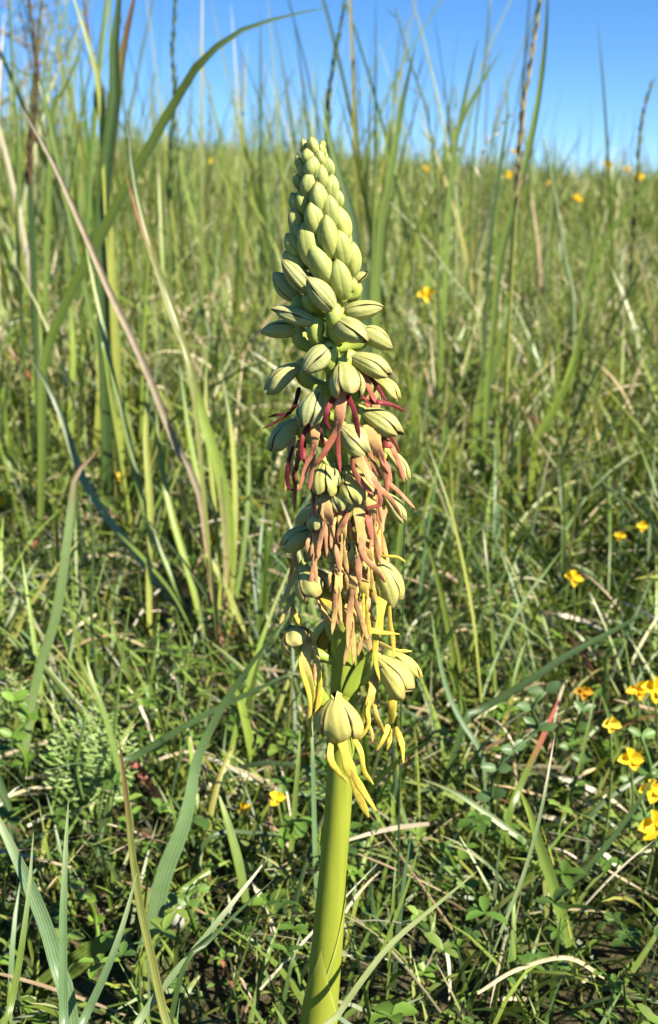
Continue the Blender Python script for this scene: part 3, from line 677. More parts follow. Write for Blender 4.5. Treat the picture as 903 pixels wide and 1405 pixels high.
def blade(label, pts, w, Y=None, c='mid', tip=None, kind='blade', dY=0.0, fold=.35, twist=None, group=None, base=None, shape='blade', n=26, tipstart=.8):
    P = trace(pts, Y, dY, n); sc = depth(P[n // 2]) / FPX
    m_ = 0
    while m_ < n - 4 and P[m_][2] < ground_z(P[m_][0], P[m_][1]) + .012: m_ += 1
    if depth(P[0]) < .75: remember(P[m_:], w)
    t = np.linspace(0, 1, n)
    if kind == 'stem':
        W = w / 2 * sc * (1 - .55 * t)
    else:
        W = w / 2 * sc * np.interp(t, [0, .25, .55, .8, .94, 1], [.62, .92, 1.0, .74, .36, .05])
        if shape == 'taper': W = w / 2 * sc * np.interp(t, [0, .12, .36, .5, .62, .8, 1], [.7, 1, 1.0, .72, .50, .34, .04])
        if shape == 'flat': W = w / 2 * sc * np.interp(t, [0, .1, .9, 1], [.8, 1, .9, .5])
    cc = np.tile(col_of(c), (n, 1)) * (1 + .10 * np.sin(t * 9 + len(label)))[:, None]
    if base: cc = cc * np.clip(t * 3.2, 0, 1)[:, None] + col_of(base) * (1 - np.clip(t * 3.2, 0, 1))[:, None]
    if tip:
        f = np.clip((t - tipstart) / max(1 - tipstart, .01) * 1.8, 0, 1)[:, None]; cc = cc * (1 - f) + col_of(tip) * f
    mb = MB(); org = P[0].copy()
    if kind == 'stem': sweep(mb, P, W, W, (0.3, -1, .2), 8, col_of(c), col_of(tip or c))
    else:
        tw = rng.uniform(-.3, .3) if twist is None else twist
        ribbon(mb, P, W * 1.12 / max(math.cos(tw), .6), tw + np.linspace(-.25, .25, n), fold, cc)
    nm = NAMES['dry' if (kind == 'dry') else kind]
    o = link(nm, mb.mesh(nm, M_DRY if kind == 'dry' else M_BLADE, org)); o.location = org
    cat = {'blade': 'grass blade', 'dry': 'dry grass', 'stem': 'grass stem'}[kind]
    return tag(o, label, cat, group)
def spikelets(P, rad, ln, count, c, spread=.5, side=None):
    """a seed head: pointed husks set round the upper stem"""
    mb = MB(); T = tangents(P); n = len(P)
    for i in range(count):
        f = (i + .3) / count; k = min(int(f * (n - 1)), n - 2); p = P[k] + (P[k + 1] - P[k]) * (f * (n - 1) - k); tg = T[k]
        a = i * 2.4 + rng.uniform(-.3, .3)
        s1 = norm(np.cross(tg, (0.3, 1, .1))); s2 = np.cross(tg, s1)
        out = s1 * math.cos(a) + s2 * math.sin(a); d = norm(tg + out * spread)
        L = ln * rng.uniform(.7, 1.15) * (1 - .45 * f); R = rad * (1 - .4 * f)
        pp = np.array([p, p + d * L * .35, p + d * L * .75, p + d * L])
        sweep(mb, pp, [R * .4, R, R * .7, R * .1], [R * .4, R * .8, R * .6, R * .1], (0.2, -1, .3), 5, col_of(c) * rng.uniform(.75, 1.25), None, False)
    return mb
def seed_stem(label, pts, w, Y, c, hc, head=.45, hw=1.6, dY=0.0, group=None, count=26, spread=.35, loose=False):
    n = 30; P = trace(pts, Y, dY, n); sc = depth(P[-1]) / FPX; org = P[0].copy()
    r = empty('seed_stem', org); tag(r, label, 'grass stem', group)
    t = np.linspace(0, 1, n); W = w / 2 * sc * (1 - .6 * t); mb = MB()
    sweep(mb, P, W, W, (0.3, -1, .2), 7, col_of(c), col_of(c) * .9)
    s = link('stem', mb.mesh('stem', M_BLADE, org), r)
    k = int(n * (1 - head)); Q = spline(P[k:], 30)
    ln = np.linalg.norm(P[-1] - P[k]) * (.10 if not loose else .16); count = count if loose else int(count * 2.2)
    hb = spikelets(Q, w * hw * sc * .20, ln, count, hc, spread if loose else spread * .6)
    link('seed_head', hb.mesh('seed_head', M_DRY, org), r)
    return r

B_ = blade
# -- clump left of the orchid
B_('stout folded grass blade, brown streaked, rising highest from the clump beside the orchid', [(303, 905), (308, 780), (296, 650), (262, 520), (240, 440), (205, 340), (182, 240), (177, 165)], 14, .20, 'olive', 'dark', fold=.7, base='tan', dY=.03)
B_('short rust-brown dead tip lying along the stout folded blade', [(262, 520), (236, 440), (212, 366), (190, 300), (172, 238)], 8, .198, 'olive', 'rust', fold=.4, dY=.03, tipstart=.82)
B_('slim bright blade curving out of the clump towards the top edge', [(292, 905), (255, 837), (204, 720), (168, 577), (140, 450), (118, 340)], 10, .21, 'mid', 'bright', dY=.05)
B_('broad bright yellow-green blade at the heart of the clump', [(300, 900), (313, 806), (311, 705), (292, 620), (268, 545), (250, 470)], 17, .215, 'bright', 'bright', twist=.1, fold=.3)
B_('yellowish pointed blade with a pale tip bending out of the clump foot', [(345, 885), (330, 855), (306, 801), (280, 755), (262, 727), (254, 712)], 9, .17, 'yellow', 'tan')
B_('long pale blade slanting across the clump from a dark thin tip', [(290, 895), (260, 857), (219, 806), (183, 755), (143, 705), (110, 648), (76, 550), (35, 480)], 11, .22, 'silver', 'dark', dY=.05, tipstart=.55)
B_('yellow-green upright stalk standing behind the pale slanting blade', [(204, 908), (191, 816), (178, 715), (163, 618), (150, 540), (140, 470)], 10, .30, 'yellow', 'bright', kind='stem')
B_('long grey-tan withered blade slanting from the sky line into the clump', [(272, 675), (240, 610), (205, 520), (178, 458), (153, 407), (112, 311), (71, 219), (40, 165), (24, 136)], 10.5, .20, (.25, .205, .14), (.25, .21, .16), kind='dry', fold=.6, base='pink', dY=.02)
B_('thin straight green stem passing behind the withered tan blade', [(193, 690), (193, 590), (197, 450), (206, 330)], 8, .42, 'bright', kind='stem')
B_('grey-green blade ending in a curled dark brown tip', [(28, 1065), (48, 935), (74, 850), (89, 760), (97, 695), (102, 655), (118, 636), (138, 612)], 15, .10, (.125, .185, .065), 'brown', twist=-.15, dY=.01, tipstart=.78)
B_('thin dark upright stem beside the blade with the curled tip', [(133, 935), (126, 850), (127, 760), (123, 680)], 6, .14, 'dark', kind='stem')
for pts, w, c, lb in [
        ([(296, 905), (290, 800), (276, 690), (258, 590), (246, 500)], 9, 'bright', 'bright slim blade rising from the clump just behind the stout folded one'),
        ([(308, 905), (318, 800), (322, 700), (318, 600), (306, 520)], 9, 'yellow', 'yellow-green slim blade standing upright at the inner side of the clump'),
        ([(286, 900), (262, 800), (236, 710), (222, 640), (214, 560)], 10, 'bright', 'bright blade fanning outwards from the clump below the withered one'),
        ([(298, 902), (300, 780), (290, 660), (282, 560), (284, 470)], 8, 'yellow', 'pale yellow-green narrow blade in the very middle of the clump'),
        ([(280, 900), (240, 820), (200, 770), (160, 730)], 8, 'mid', 'green blade bending low out of the clump foot'),
        ([(206, 910), (204, 800), (206, 700), (200, 600), (205, 500)], 9, 'yellow', 'upright yellow blade next to the yellow-green stalk'),
        ([(110, 800), (104, 700), (96, 600), (100, 480), (92, 380)], 10, 'bright', 'bright upright blade standing behind the curled brown tip'),
        ([(120, 780), (128, 660), (138, 540), (136, 430), (150, 330)], 10, 'yellow', 'yellow-green upright blade behind the long arching one'),
        ([(310, 880), (330, 780), (340, 690), (342, 600)], 8, 'mid', 'mid green blade leaning from the clump towards the orchid'),
        ([(60, 760), (58, 640), (48, 540), (52, 430), (40, 330)], 9, 'bright', 'bright slim blade near the smooth stem below the bare tree')]:
    B_(lb, pts, w, None if pts[0][1] > 850 else .42, c, 'mid', dY=.03)
# -- the arching blade and the tall stems on the sky
B_('long dark blade arching over against the blue sky above the orchid', [(60, 500), (95, 405), (132, 336), (163, 275), (204, 204), (245, 132), (275, 87), (326, 46), (387, 25), (456, 9)], 14.5, .30, 'mid', 'blue', fold=.5, twist=.2, dY=-.04)
B_('light yellow-green blade crossing the stout dark stems on the sky', [(150, 330), (143, 214), (137, 127), (122, 61), (102, 0), (94, -30)], 12, .34, 'yellow', 'pale')
B_('stout dark sheathed stem standing out against the blue sky', [(135, 330), (143, 229), (156, 127), (155, 76), (163, 0), (166, -40)], 24, .34, 'dark', 'dark', fold=.8)
B_('brownish sheathed stem leaning beside the stout dark one', [(143, 290), (153, 170), (168, 66), (183, 0), (188, -30)], 20, .345, 'olive', 'brown', fold=.8)
B_('slender purple-brown stalk between the sheathed stems and the light blade', [(140, 200), (132, 110), (122, 50), (115, 0), (112, -20)], 7, .36, 'brown', kind='stem')
B_('smooth green stem rising beside the bare tree', [(24, 330), (25, 204), (18, 102), (13, 0), (11, -20)], 7, .40, 'mid', kind='stem')
B_('horizontal green blade crossing in front of the bare tree', [(60, 130), (46, 112), (20, 92), (-12, 74)], 7, .40, 'mid', twist=.3)
B_('short green blade leaning to the light yellow-green one from below', [(72, 160), (80, 140), (98, 100), (114, 56)], 8, .42, 'mid')
seed_stem('forked dark seed stem near the bare tree', [(40, 260), (48, 150), (50, 90), (44, 30), (36, -15)], 8, .40, 'dark', 'brown', .4)
seed_stem('dark pointed seed stem leaning away from the forked one', [(42, 180), (50, 90), (54, 40), (58, -8)], 7, .41, 'dark', 'olive', .4)
seed_stem('upright thin seed stem with a dark narrow head beside the arching blade', [(233, 330), (235, 204), (240, 127), (237, 76), (241, 0), (243, -25)], 6, .45, 'mid', 'dark', .45)
seed_stem('dark seed head topping a leaning stem above the buds of the orchid', [(446, 300), (450, 175), (452, 125), (460, 75), (472, 12), (476, -12)], 7, .40, 'mid', 'dark', .4)
seed_stem('open feathery seed head drooping on a fine stem against the sky', [(600, 260), (585, 150), (570, 105), (553, 50), (543, 10)], 5, .50, 'mid', 'olive', .5, 1.3, spread=.9, loose=True, count=14)
B_('wide dark blade pointing at the feathery seed head', [(520, 330), (533, 250), (550, 150), (560, 105), (570, 62)], 13, .42, 'mid', 'dark')
B_('paired sharp blade, straight and tall, on the sky line', [(616, 270), (626, 190), (641, 115), (656, 52)], 10, .46, 'mid', 'dark')
B_('paired sharp blade leaning across its straight neighbour on the sky line', [(618, 250), (630, 175), (660, 115), (692, 62)], 9, .47, 'mid', 'mid')
B_('very thin pale stem rising to the top edge behind the paired blades', [(648, 260), (653, 175), (666, 75), (673, -5)], 5, .55, 'mid', kind='stem')
B_('narrow upright dark blade next to the white floret', [(668, 380), (676, 296), (686, 225), (696, 150), (692, 80)], 8, .42, 'dark', 'mid')
seed_stem('tall brownish seed stem standing beside a smooth green culm', [(700, 420), (711, 240), (718, 150), (726, 100), (741, 0), (744, -30)], 8, .36, 'yellow', 'tan', .42, 1.5)
B_('tall smooth green culm curving up beside the brownish seed stem', [(668, 520), (676, 440), (686, 350), (711, 260), (731, 175), (746, 75), (751, 0), (752, -25)], 11, .36, 'mid', 'dark', fold=.6)
seed_stem('plump dark seed head alone on the low sky line', [(872, 300), (876, 215), (881, 165), (894, 116)], 6, .55, 'mid', 'olive', .55, 1.7)
B_('bright upright yellow-green stem just behind the orchid buds', [(508, 430), (511, 350), (514, 250), (518, 180)], 8, .38, 'bright', 'mid', kind='stem')
B_('dark leaning blade hugging the outline of the orchid buds', [(500, 400), (490, 350), (484, 301), (467, 246), (452, 190), (440, 130)], 15, .28, 'dark', 'mid')
B_('blurred broad blade sloping down behind the far yellow flowers', [(810, 370), (850, 300), (880, 262), (910, 225)], 12, .50, 'mid', 'mid')
B_('light green bending stem below the low sky line', [(786, 410), (776, 361), (764, 286), (746, 190)], 7, .55, 'silver', kind='stem')
B_('fine pale stalk slanting below the wide dark blade', [(652, 430), (616, 376), (585, 331), (530, 273)], 5, .45, 'pale', kind='stem')
seed_stem('leaning stalk with dry white florets hanging over the grass tops', [(655, 300), (660, 220), (676, 188), (704, 154)], 3, .42, 'olive', 'bleach', .22, 3.2, count=7, spread=.5, loose=True)
# -- to the right of the orchid
B_('dark slender blade with a brown tip pointing away from the orchid lips', [(560, 660), (572, 637), (600, 590), (630, 534)], 8, .16, 'mid', 'brown')
B_('broad two-toned blade leaning in the middle meadow', [(728, 640), (735, 598), (765, 549), (785, 495), (800, 440)], 15, .34, 'bright', 'mid', fold=.6)
B_('broad blue-green blade leaning beside the two-toned one', [(655, 560), (665, 533), (677, 500), (690, 450), (704, 395)], 14, .40, 'mid', 'silver')
B_('very thin dark stem just clear of the orchid hoods', [(553, 830), (554, 758), (557, 690), (559, 640)], 4, .05, 'dark', kind='stem')
B_('long light green blade bowing beside the orchid', [(662, 1000), (654, 900), (644, 822), (620, 709), (588, 613)], 7, .12, 'yellow', 'pale')
B_('thin blade with a whitish pointed tip', [(680, 970), (677, 900), (671, 802), (663, 725)], 5, .14, 'mid', 'bleach')
B_('thin straight dark stem in the middle meadow', [(776, 790), (775, 750), (773, 680), (771, 600)], 4, .24, 'dark', kind='stem')
B_('straight narrow blade slanting up to the thin dark stem', [(660, 960), (681, 900), (717, 826), (750, 782), (776, 748)], 7, .12, 'silver', 'mid')
B_('long dark blade crossing the meadow at a low slant', [(640, 985), (657, 976), (729, 932), (777, 900), (841, 866), (910, 826)], 9, .07, 'dark', 'dark', twist=.5, fold=.3)
B_('thin pale blade tip crossing below the low slanting one', [(862, 960), (845, 900), (828, 855), (809, 812)], 5, .15, 'pale', 'bleach')
B_('blue-green blade curving down behind the orchid stem lips', [(660, 1036), (632, 989), (612, 944), (598, 880), (592, 840)], 8, .07, 'blue', 'mid')
B_('short green blade with a bright red tip', [(700, 1110), (713, 1077), (745, 1009), (768, 956)], 11, .055, 'mid', 'red', twist=.1, tipstart=.62)
B_('long fine light blade rising past the fork of the broad blade', [(630, 1420), (636, 1402), (685, 1282), (717, 1201), (741, 1117), (761, 1011)], 7, .035, 'silver', 'bleach')
B_('broad green blade bent over at the foot, spreading downwards', [(812, 1415), (777, 1282), (753, 1201), (738, 1155), (728, 1120), (712, 1080)], 17, .045, 'mid', 'bright')
B_('thin upright blade beside the yellow trefoil', [(768, 1140), (773, 1121), (797, 1041), (817, 950)], 6, .07, 'mid', 'silver')
B_('dark blade slanting up in front of the trefoil clump', [(740, 1262), (765, 1234), (817, 1177), (861, 1121), (912, 1045)], 9, .04, 'dark', 'mid')
B_('second dark blade slanting under the trefoil flowers', [(800, 1130), (840, 1090), (880, 1065), (915, 1035)], 8, .06, 'dark', 'mid')
B_('short silvery blade standing before the broad bent one', [(694, 1410), (721, 1334), (743, 1270)], 8, .03, 'silver', 'mid')
B_('blade slanting out past the bleached straw at the edge', [(830, 1390), (841, 1370), (880, 1312), (912, 1265)], 10, .03, 'mid', 'silver')
B_('silver-green leaf lying flat with beaded edges', [(724, 1162), (717, 1153), (669, 1117), (624, 1087), (578, 1068)], 8, .055, 'silver', 'pale', twist=.2)
B_('pale yellowish blade crossing in front of the orchid foot', [(440, 1420), (456, 1400), (500, 1338), (540, 1290), (600, 1240), (655, 1195)], 11, -.012, 'pale', 'pale', twist=.1, fold=.5)
B_('dark shaded blade rising close behind the orchid foot', [(484, 1420), (500, 1360), (535, 1275), (560, 1210), (575, 1160)], 7, .02, 'mid', 'mid')
B_('fine upright blade between the orchid and the pale crossing blade', [(528, 1420), (532, 1340), (538, 1250), (543, 1180)], 7, .03, 'mid', 'silver')
B_('blade leaning from the orchid foot towards the bent straw', [(545, 1415), (560, 1370), (590, 1290), (598, 1250)], 7, .025, 'mid', 'bright')
# -- straw
B_('long bleached straw sloping down towards the trefoil flowers', [(898, 1150), (837, 1097), (777, 1069), (729, 1057)], 7, 'lie', 'bleach', kind='dry', shape='flat')
B_('bleached straw bent at a shallow angle below the long one', [(852, 1193), (821, 1165), (773, 1129), (745, 1119), (725, 1122)], 7, 'lie', 'bleach', kind='dry', shape='flat')
B_('bleached straw bent over like a hook', [(616, 1410), (616, 1342), (612, 1306), (604, 1294), (592, 1312), (580, 1334)], 7, .028, 'bleach', kind='dry', shape='flat')
B_('thin straw arching low over the dark ground', [(655, 1362), (709, 1330), (777, 1314), (829, 1342)], 6, 'lie', 'straw', kind='dry', shape='flat')
B_('straw lying between green stems under the low slanting blade', [(721, 840), (765, 842), (800, 852), (829, 866)], 6, 'lie', 'bleach', kind='dry', shape='flat')
B_('cream straw arching over the feathery leaves', [(208, 1138), (178, 1103), (138, 1078), (87, 1062), (31, 1067)], 7, 'lie', 'bleach', kind='dry', shape='flat')
B_('thick bleached straw curving down beside the slanting forked blades', [(375, 1282), (366, 1245), (351, 1220), (313, 1164)], 9, 'lie', 'bleach', kind='dry', shape='flat')
B_('straw stub peeping out behind the thick curved straw', [(300, 1300), (322, 1330), (345, 1372)], 8, 'lie', 'straw', kind='dry', shape='flat')
B_('dead reddish-pink leaf lying under the feathery plant', [(222, 1106), (204, 1078), (188, 1056), (173, 1040)], 12, 'lie', 'pink', 'red', kind='dry', shape='flat')
B_('orange-brown dead stalk among the straw at the bottom', [(330, 1395), (318, 1352), (306, 1322), (292, 1302)], 6, 'lie', 'rust', kind='dry', shape='flat')
# -- bottom left, close and sharp
B_('wide striped blade bent to a long tip beside the orchid stem', [(196, 1310), (206, 1280), (224, 1200), (250, 1134), (262, 1085), (270, 1042), (301, 976), (331, 930), (392, 848)], 25, .030, (.115, .185, .075), 'dark', twist=.15, fold=.25, n=34, shape='taper', tipstart=.55)
B_('dark slim blade slanting across behind the wide striped one', [(165, 1050), (178, 1042), (255, 996), (301, 971), (387, 930), (412, 918)], 9, .050, 'dark', 'dark', twist=.4)
B_('upright folded culm with one straw-coloured edge', [(228, 1420), (224, 1404), (204, 1312), (188, 1236), (178, 1159), (171, 1083), (163, 1012)], 15, -0.012, 'olive', 'brown', fold=.8, twist=-.2)
B_('pale green blade touching the tip of the folded culm', [(176, 1110), (163, 1057), (143, 981), (125, 930), (118, 900)], 10, .06, 'mid', 'bright')
B_('slim vertical blade with a pointed tip, alone by the edge', [(87, 1420), (87, 1404), (86, 1287), (89, 1185), (94, 1098)], 14, -0.022, 'blue', 'silver', twist=.1)
B_('slim blade leaning beside the vertical pointed one', [(4, 1420), (8, 1404), (23, 1338), (38, 1236), (46, 1142)], 12, -0.026, 'mid', 'silver')
B_('wide drooping blade entering by the picture edge', [(92, 1372), (79, 1327), (61, 1266), (31, 1195), (0, 1129), (-22, 1085)], 22, -0.012, 'blue', 'silver', twist=.1, fold=.3)
B_('curved blade with a light rib crossing before the folded culm', [(106, 1420), (112, 1404), (143, 1338), (168, 1271), (188, 1198)], 14, -0.02, 'blue', 'silver')
B_('forked slanting blade, upper one, grey with a ragged edge', [(180, 1415), (188, 1404), (224, 1353), (285, 1281), (326, 1230), (371, 1173)], 10, -0.006, 'silver', 'bleach')
B_('forked slanting blade, lower and darker one', [(250, 1330), (285, 1292), (326, 1251), (376, 1206)], 9, -0.005, 'dark', 'dark')
B_('dark blade with a light edge beside the orchid foot', [(378, 1420), (382, 1404), (397, 1332), (413, 1279)], 9, .008, 'dark', 'silver')
B_('blue-green upright blade close behind the orchid stem', [(434, 1260), (433, 1236), (430, 1134), (428, 1017), (427, 985)], 10, .030, 'blue', 'silver')
B_('dark blade lying level between the striped blade and the orchid stem', [(290, 1148), (357, 1144), (418, 1149)], 7, .045, 'dark', 'mid', twist=.4)
B_('broad out-of-focus leaf lying low under the slim vertical blades', [(20, 1396), (60, 1352), (102, 1322), (140, 1295), (182, 1274)], 30, .036, 'mid', 'mid', twist=.2, fold=.2)
B_('short leaf curling at the bottom beside the folded culm', [(215, 1420), (240, 1385), (262, 1352), (278, 1335)], 12, .012, 'mid', 'pale')
B_('pointed leaf poking out from behind the wide striped blade', [(240, 1232), (262, 1212), (290, 1192), (316, 1180)], 11, .04, 'mid', 'bright')
B_('tall plain blade behind the thick curved straw', [(342, 1300), (336, 1240), (325, 1180), (312, 1130), (300, 1090)], 15, .05, 'mid', 'bright')
B_('upright narrow blade between the dark level blade and the stem', [(395, 1230), (400, 1150), (408, 1060), (412, 1000)], 8, .06, 'mid', 'bright')
B_('wide soft green leaf behind the orange trefoil buds', [(352, 1120), (345, 1040), (332, 975), (318, 930)], 14, .12, 'bright', 'mid')

# ------------------------------------------------------------------ leafy plants and yellow trefoil
def leaflet(mb, c, d, n, L, W, col, cup=.15):
    """one oval leaf, folded along its rib: c foot, d direction, n upper side"""
    d = norm(d); s = norm(np.cross(d, n)); n = np.cross(s, d)
    ts = np.array((0, .18, .42, .68, .88, 1.0)); ws = np.array((.10, .62, 1.0, .92, .55, .06)) * W / 2
    V = []; U = []
    for t, w in zip(ts, ws):
        for u in (-1, -.5, 0, .5, 1):
            V.append(c + d * L * t + s * w * u + n * (abs(u) * w * cup * 2 - .18 * L * t * t)); U.append((u, t, .5))
    q = (np.arange(5)[:, None] * 5 + np.arange(4)[None, :]).ravel()
    mb.add(np.array(V), np.stack([q, q + 1, q + 6, q + 5], 1), (), col, np.array(U))
def vetch(label, px, py, Y, leaf_px, spots, col='mid', name='vetch_plant', cat='plant', Lf=1.0):
    """a stalk that carries oval leaflets at the given photo spots"""
    g = at(px, py, Y); g[2] = ground_z(g[0], g[1])
    r = empty(name, g); tag(r, label, cat)
    tops = [at(x, y, Y + rng.uniform(-.006, .006)) for x, y in spots]
    remember(np.array(tops), leaf_px)
    P = spline([g - np.array((0, 0, .003))] + tops[::-1], 26); mb = MB()
    sweep(mb, P, .00055, .00055, (0.3, -1, .2), 6, col_of(col) * .9)
    link('stalk', mb.mesh('stalk', M_LEAF, g), r)
    for i, p in enumerate(tops):
        sc = depth(p) / FPX
        for sgn in (-1, 1):
            if rng.random() < .15: continue
            m = MB(); d = np.array((sgn * rng.uniform(.4, 1), rng.uniform(-.5, .3), rng.uniform(-.1, .8)))
            leaflet(m, p, d, np.array((rng.uniform(-.3, .5), -.75, .7)), .8 * leaf_px * sc * rng.uniform(.85, 1.2) * Lf, leaf_px * sc * .58 * rng.uniform(.8, 1.1), col_of(col) * rng.uniform(.85, 1.2))
            link('leaflet', m.mesh('leaflet', M_LEAF, g), r)
    return r
vetch('trailing plant with round dull green leaflets beside the red-tipped blade', 690, 1150, .085, 28, [(748, 950), (730, 972), (738, 1000), (705, 1030), (683, 1055), (675, 1092)], (.085, .15, .05))
vetch('leafy stalk with oval leaflets between the straw and the trefoil flowers', 770, 1080, .11, 22, [(800, 975), (790, 1000), (782, 1025), (800, 1045)], (.075, .14, .03))
vetch('low plant with small rounded leaflets at the bottom under the forked blades', 230, 1400, .045, 24, [(270, 1220), (258, 1240), (290, 1330), (300, 1360)], (.10, .18, .03))
vetch('low leafy sprig with bright leaflets under the slim vertical blades', 110, 1390, .05, 22, [(120, 1230), (132, 1262), (128, 1300), (66, 1340), (140, 1370)], (.15, .25, .03))
vetch('small leafy plant behind the hooked straw', 640, 1330, .06, 20, [(610, 1165), (625, 1190), (640, 1215), (660, 1240)], (.11, .20, .03))
vetch('round-leaved plant in the shade near the broad bent blade', 850, 1390, .05, 24, [(815, 1275), (840, 1262), (866, 1290), (830, 1310)], (.07, .13, .03))
vetch('leafy weed by the picture edge beside the feathery plant', 30, 1120, .11, 24, [(20, 960), (40, 985), (18, 1010), (35, 1045)], (.13, .23, .03))
vetch('pointed-leaved plant beneath the trefoil clump at the edge', 880, 1180, .09, 24, [(880, 1010), (893, 1060), (868, 1075), (886, 1120)], (.10, .19, .035))
def feathery(label, px, py, Y, tips):
    g = at(px, py, Y); g[2] = ground_z(g[0], g[1]); r = empty('feathery_plant', g); tag(r, label, 'plant')
    for tp in tips:
        e = at(*tp, Y + rng.uniform(-.012, .012)); P = spline([g, (g + e) / 2 + np.array((rng.uniform(-.003, .003), -.003, .004)), e], 18)
        mb = MB(); sweep(mb, P, .00045, .00045, (0.3, -1, .2), 5, (.14, .22, .05)); T = tangents(P)
        for i in range(6, 18):
            for s in (-1, 1):
                ln = .0052 * math.sin((i - 4) / 15 * math.pi) + .0012
                sd = norm(np.cross(T[i], (0.2, -1, .3))) * s
                for k in range(4):
                    b = P[i] + sd * ln * (.25 + .22 * k); dd = norm(sd + T[i] * (.8 if k % 2 else -.2) + rng.normal(0, .3, 3))
                    leaflet(mb, b, dd, np.array((0.2, -.7, .6)), ln * .5, .0006, np.array((.19, .28, .075)) * rng.uniform(.8, 1.25))
        link('frond', mb.mesh('frond', M_LEAF, g), r)
feathery('soft feathery-leaved plant under the cream arching straw', 128, 1100, .10, [(118, 985), (142, 978), (96, 1012), (160, 1002), (104, 1050), (150, 1045), (92, 1080)])
feathery('small feathery-leaved plant by the picture edge', 8, 1000, .14, [(6, 930), (18, 945), (-6, 950), (24, 965)])

def trefoil(label, px, py, size, Y, col=(.84, .58, .020), group=None, petals=4, stalk=True, cat='flower'):
    p = at(px, py, Y); gz = float(ground_z(p[0], p[1])); sc = depth(p) / FPX; s = size * sc
    if Y < 1: remember(np.array([p + np.array((0, 0, s * .4)), p - np.array((0, 0, s * .4))]), size)
    r = empty('trefoil_flower', (p[0], p[1], gz)); o = np.array(r.location); tag(r, label, cat, group)
    if stalk:
        mb = MB(); P = spline([o - np.array((0, 0, .002)), (o + p) / 2 + np.array((s * .3, 0, 0)), p], 8)
        sweep(mb, P, max(s * .045, .0004), max(s * .045, .0004), (0.3, -1, .2), 5, (.14, .2, .05)); link('stalk', mb.mesh('stalk', M_LEAF, o), r)
    for k in range(petals):
        a = k * 2 * math.pi / petals + rng.uniform(-.4, .4)
        d = np.array((math.cos(a), -.55 + rng.uniform(-.2, .2), math.sin(a) * .8 + .15)); mb = MB()
        leaflet(mb, p, d, np.array((-.3 * math.cos(a) + .2, -.8, .6)), s * rng.uniform(.55, .72), s * rng.uniform(.45, .6), np.array(col) * rng.uniform(.8, 1.15), .35)
        link('petal', mb.mesh('petal', M_PETAL, o), r)
    return r
trefoil('pale yellow trefoil flower with two round petals beside a light leaf stub', 838, 992, 24, .085, (.80, .60, .05))
trefoil('deep yellow trefoil flower half hidden below the pale one', 865, 1040, 32, .085)
trefoil('bright yellow trefoil flower by the edge above the sloping straw', 894, 1080, 34, .07)
trefoil('large golden trefoil flower touching the end of the sloping straw', 896, 1128, 38, .065, (.82, .57, .02))
trefoil('golden trefoil flower in the shade behind the clump by the edge', 898, 945, 36, .12, (.82, .57, .02))
trefoil('orange trefoil flower next to the shaded golden one', 874, 946, 26, .125, (.76, .46, .015))
trefoil('dim orange trefoil flower behind the round-leaved trailing plant', 800, 948, 20, .13, (.55, .28, .02))
trefoil('single orange-yellow trefoil flower low in the middle meadow', 786, 792, 22, .19, (.82, .57, .02))
trefoil('yellow trefoil flower near the edge of the middle meadow', 880, 722, 14, .25)
trefoil('small yellow trefoil flower above the single orange-yellow one', 850, 735, 14, .24)
trefoil('drooping yellow trefoil flower on a pale stalk next to the orchid buds', 585, 404, 21, .62, (.85, .60, .02))
trefoil('orange trefoil bud beside the thick curved straw', 334, 1108, 16, .085, (.78, .48, .015), petals=3)
trefoil('orange and yellow trefoil bud between the striped blade and the orchid', 380, 1094, 24, .08, (.82, .57, .02), petals=3)
trefoil('small yellow flower low in the clump of blades', 242, 725, 14, .30)
trefoil('small yellow flower behind the broad bright blade of the clump', 288, 738, 16, .29)
trefoil('pale yellow flower behind the leaning clump stems', 168, 652, 16, .38, (.75, .55, .05))
trefoil('yellow flower at the edge beside the curled brown tip', 3, 688, 12, .32)
for x, y, s, Y in [(792, 273, 12, 1.3), (835, 228, 11, 1.8), (876, 243, 13, 1.5), (714, 241, 10, 1.7), (699, 240, 10, 1.7), (860, 232, 9, 2.0), (829, 224, 8, 2.0), (586, 232, 8, 2.0), (290, 222, 8, 2.0), (705, 208, 8, 2.2), (755, 252, 8, 1.8)]:
    trefoil('tiny yellow flower in the far grass below the hill crest', x, y, s, Y, (.85, .62, .02), 'far yellow flowers below the crest', 5)

# a pale pebble behind the striped blade
def pebble():
    c = at(238, 1252, .052); sc = depth(c) / FPX
    V = []; nu, nv = 20, 14
    for i in range(nv + 1):
        for j in range(nu):
            th = math.pi * i / nv; ph = 2 * math.pi * j / nu
            d = np.array((math.sin(th) * math.cos(ph), math.sin(th) * math.sin(ph), math.cos(th)))
            k = 1 + .10 * math.sin(3 * d[0] + 2 * d[2] + 1) + .07 * math.sin(7 * d[1] + 5 * d[2])
            V.append(c + d * np.array((17, 15, 26)) * sc * k)
    q = (np.arange(nv)[:, None] * nu + np.arange(nu)[None, :]); q2 = np.arange(nv)[:, None] * nu + (np.arange(nu)[None, :] + 1) % nu
    Q = np.stack([q, q2, q2 + nu, q + nu], -1).reshape(-1, 4)
    mb = MB(); mb.add(np.array(V), Q, (), (.36, .36, .33)); o = link('pebble', mb.mesh('pebble', M_STONE, c)); o.location = c
    tag(o, 'whitish rounded pebble tucked behind the wide striped blade', 'pebble')
pebble()

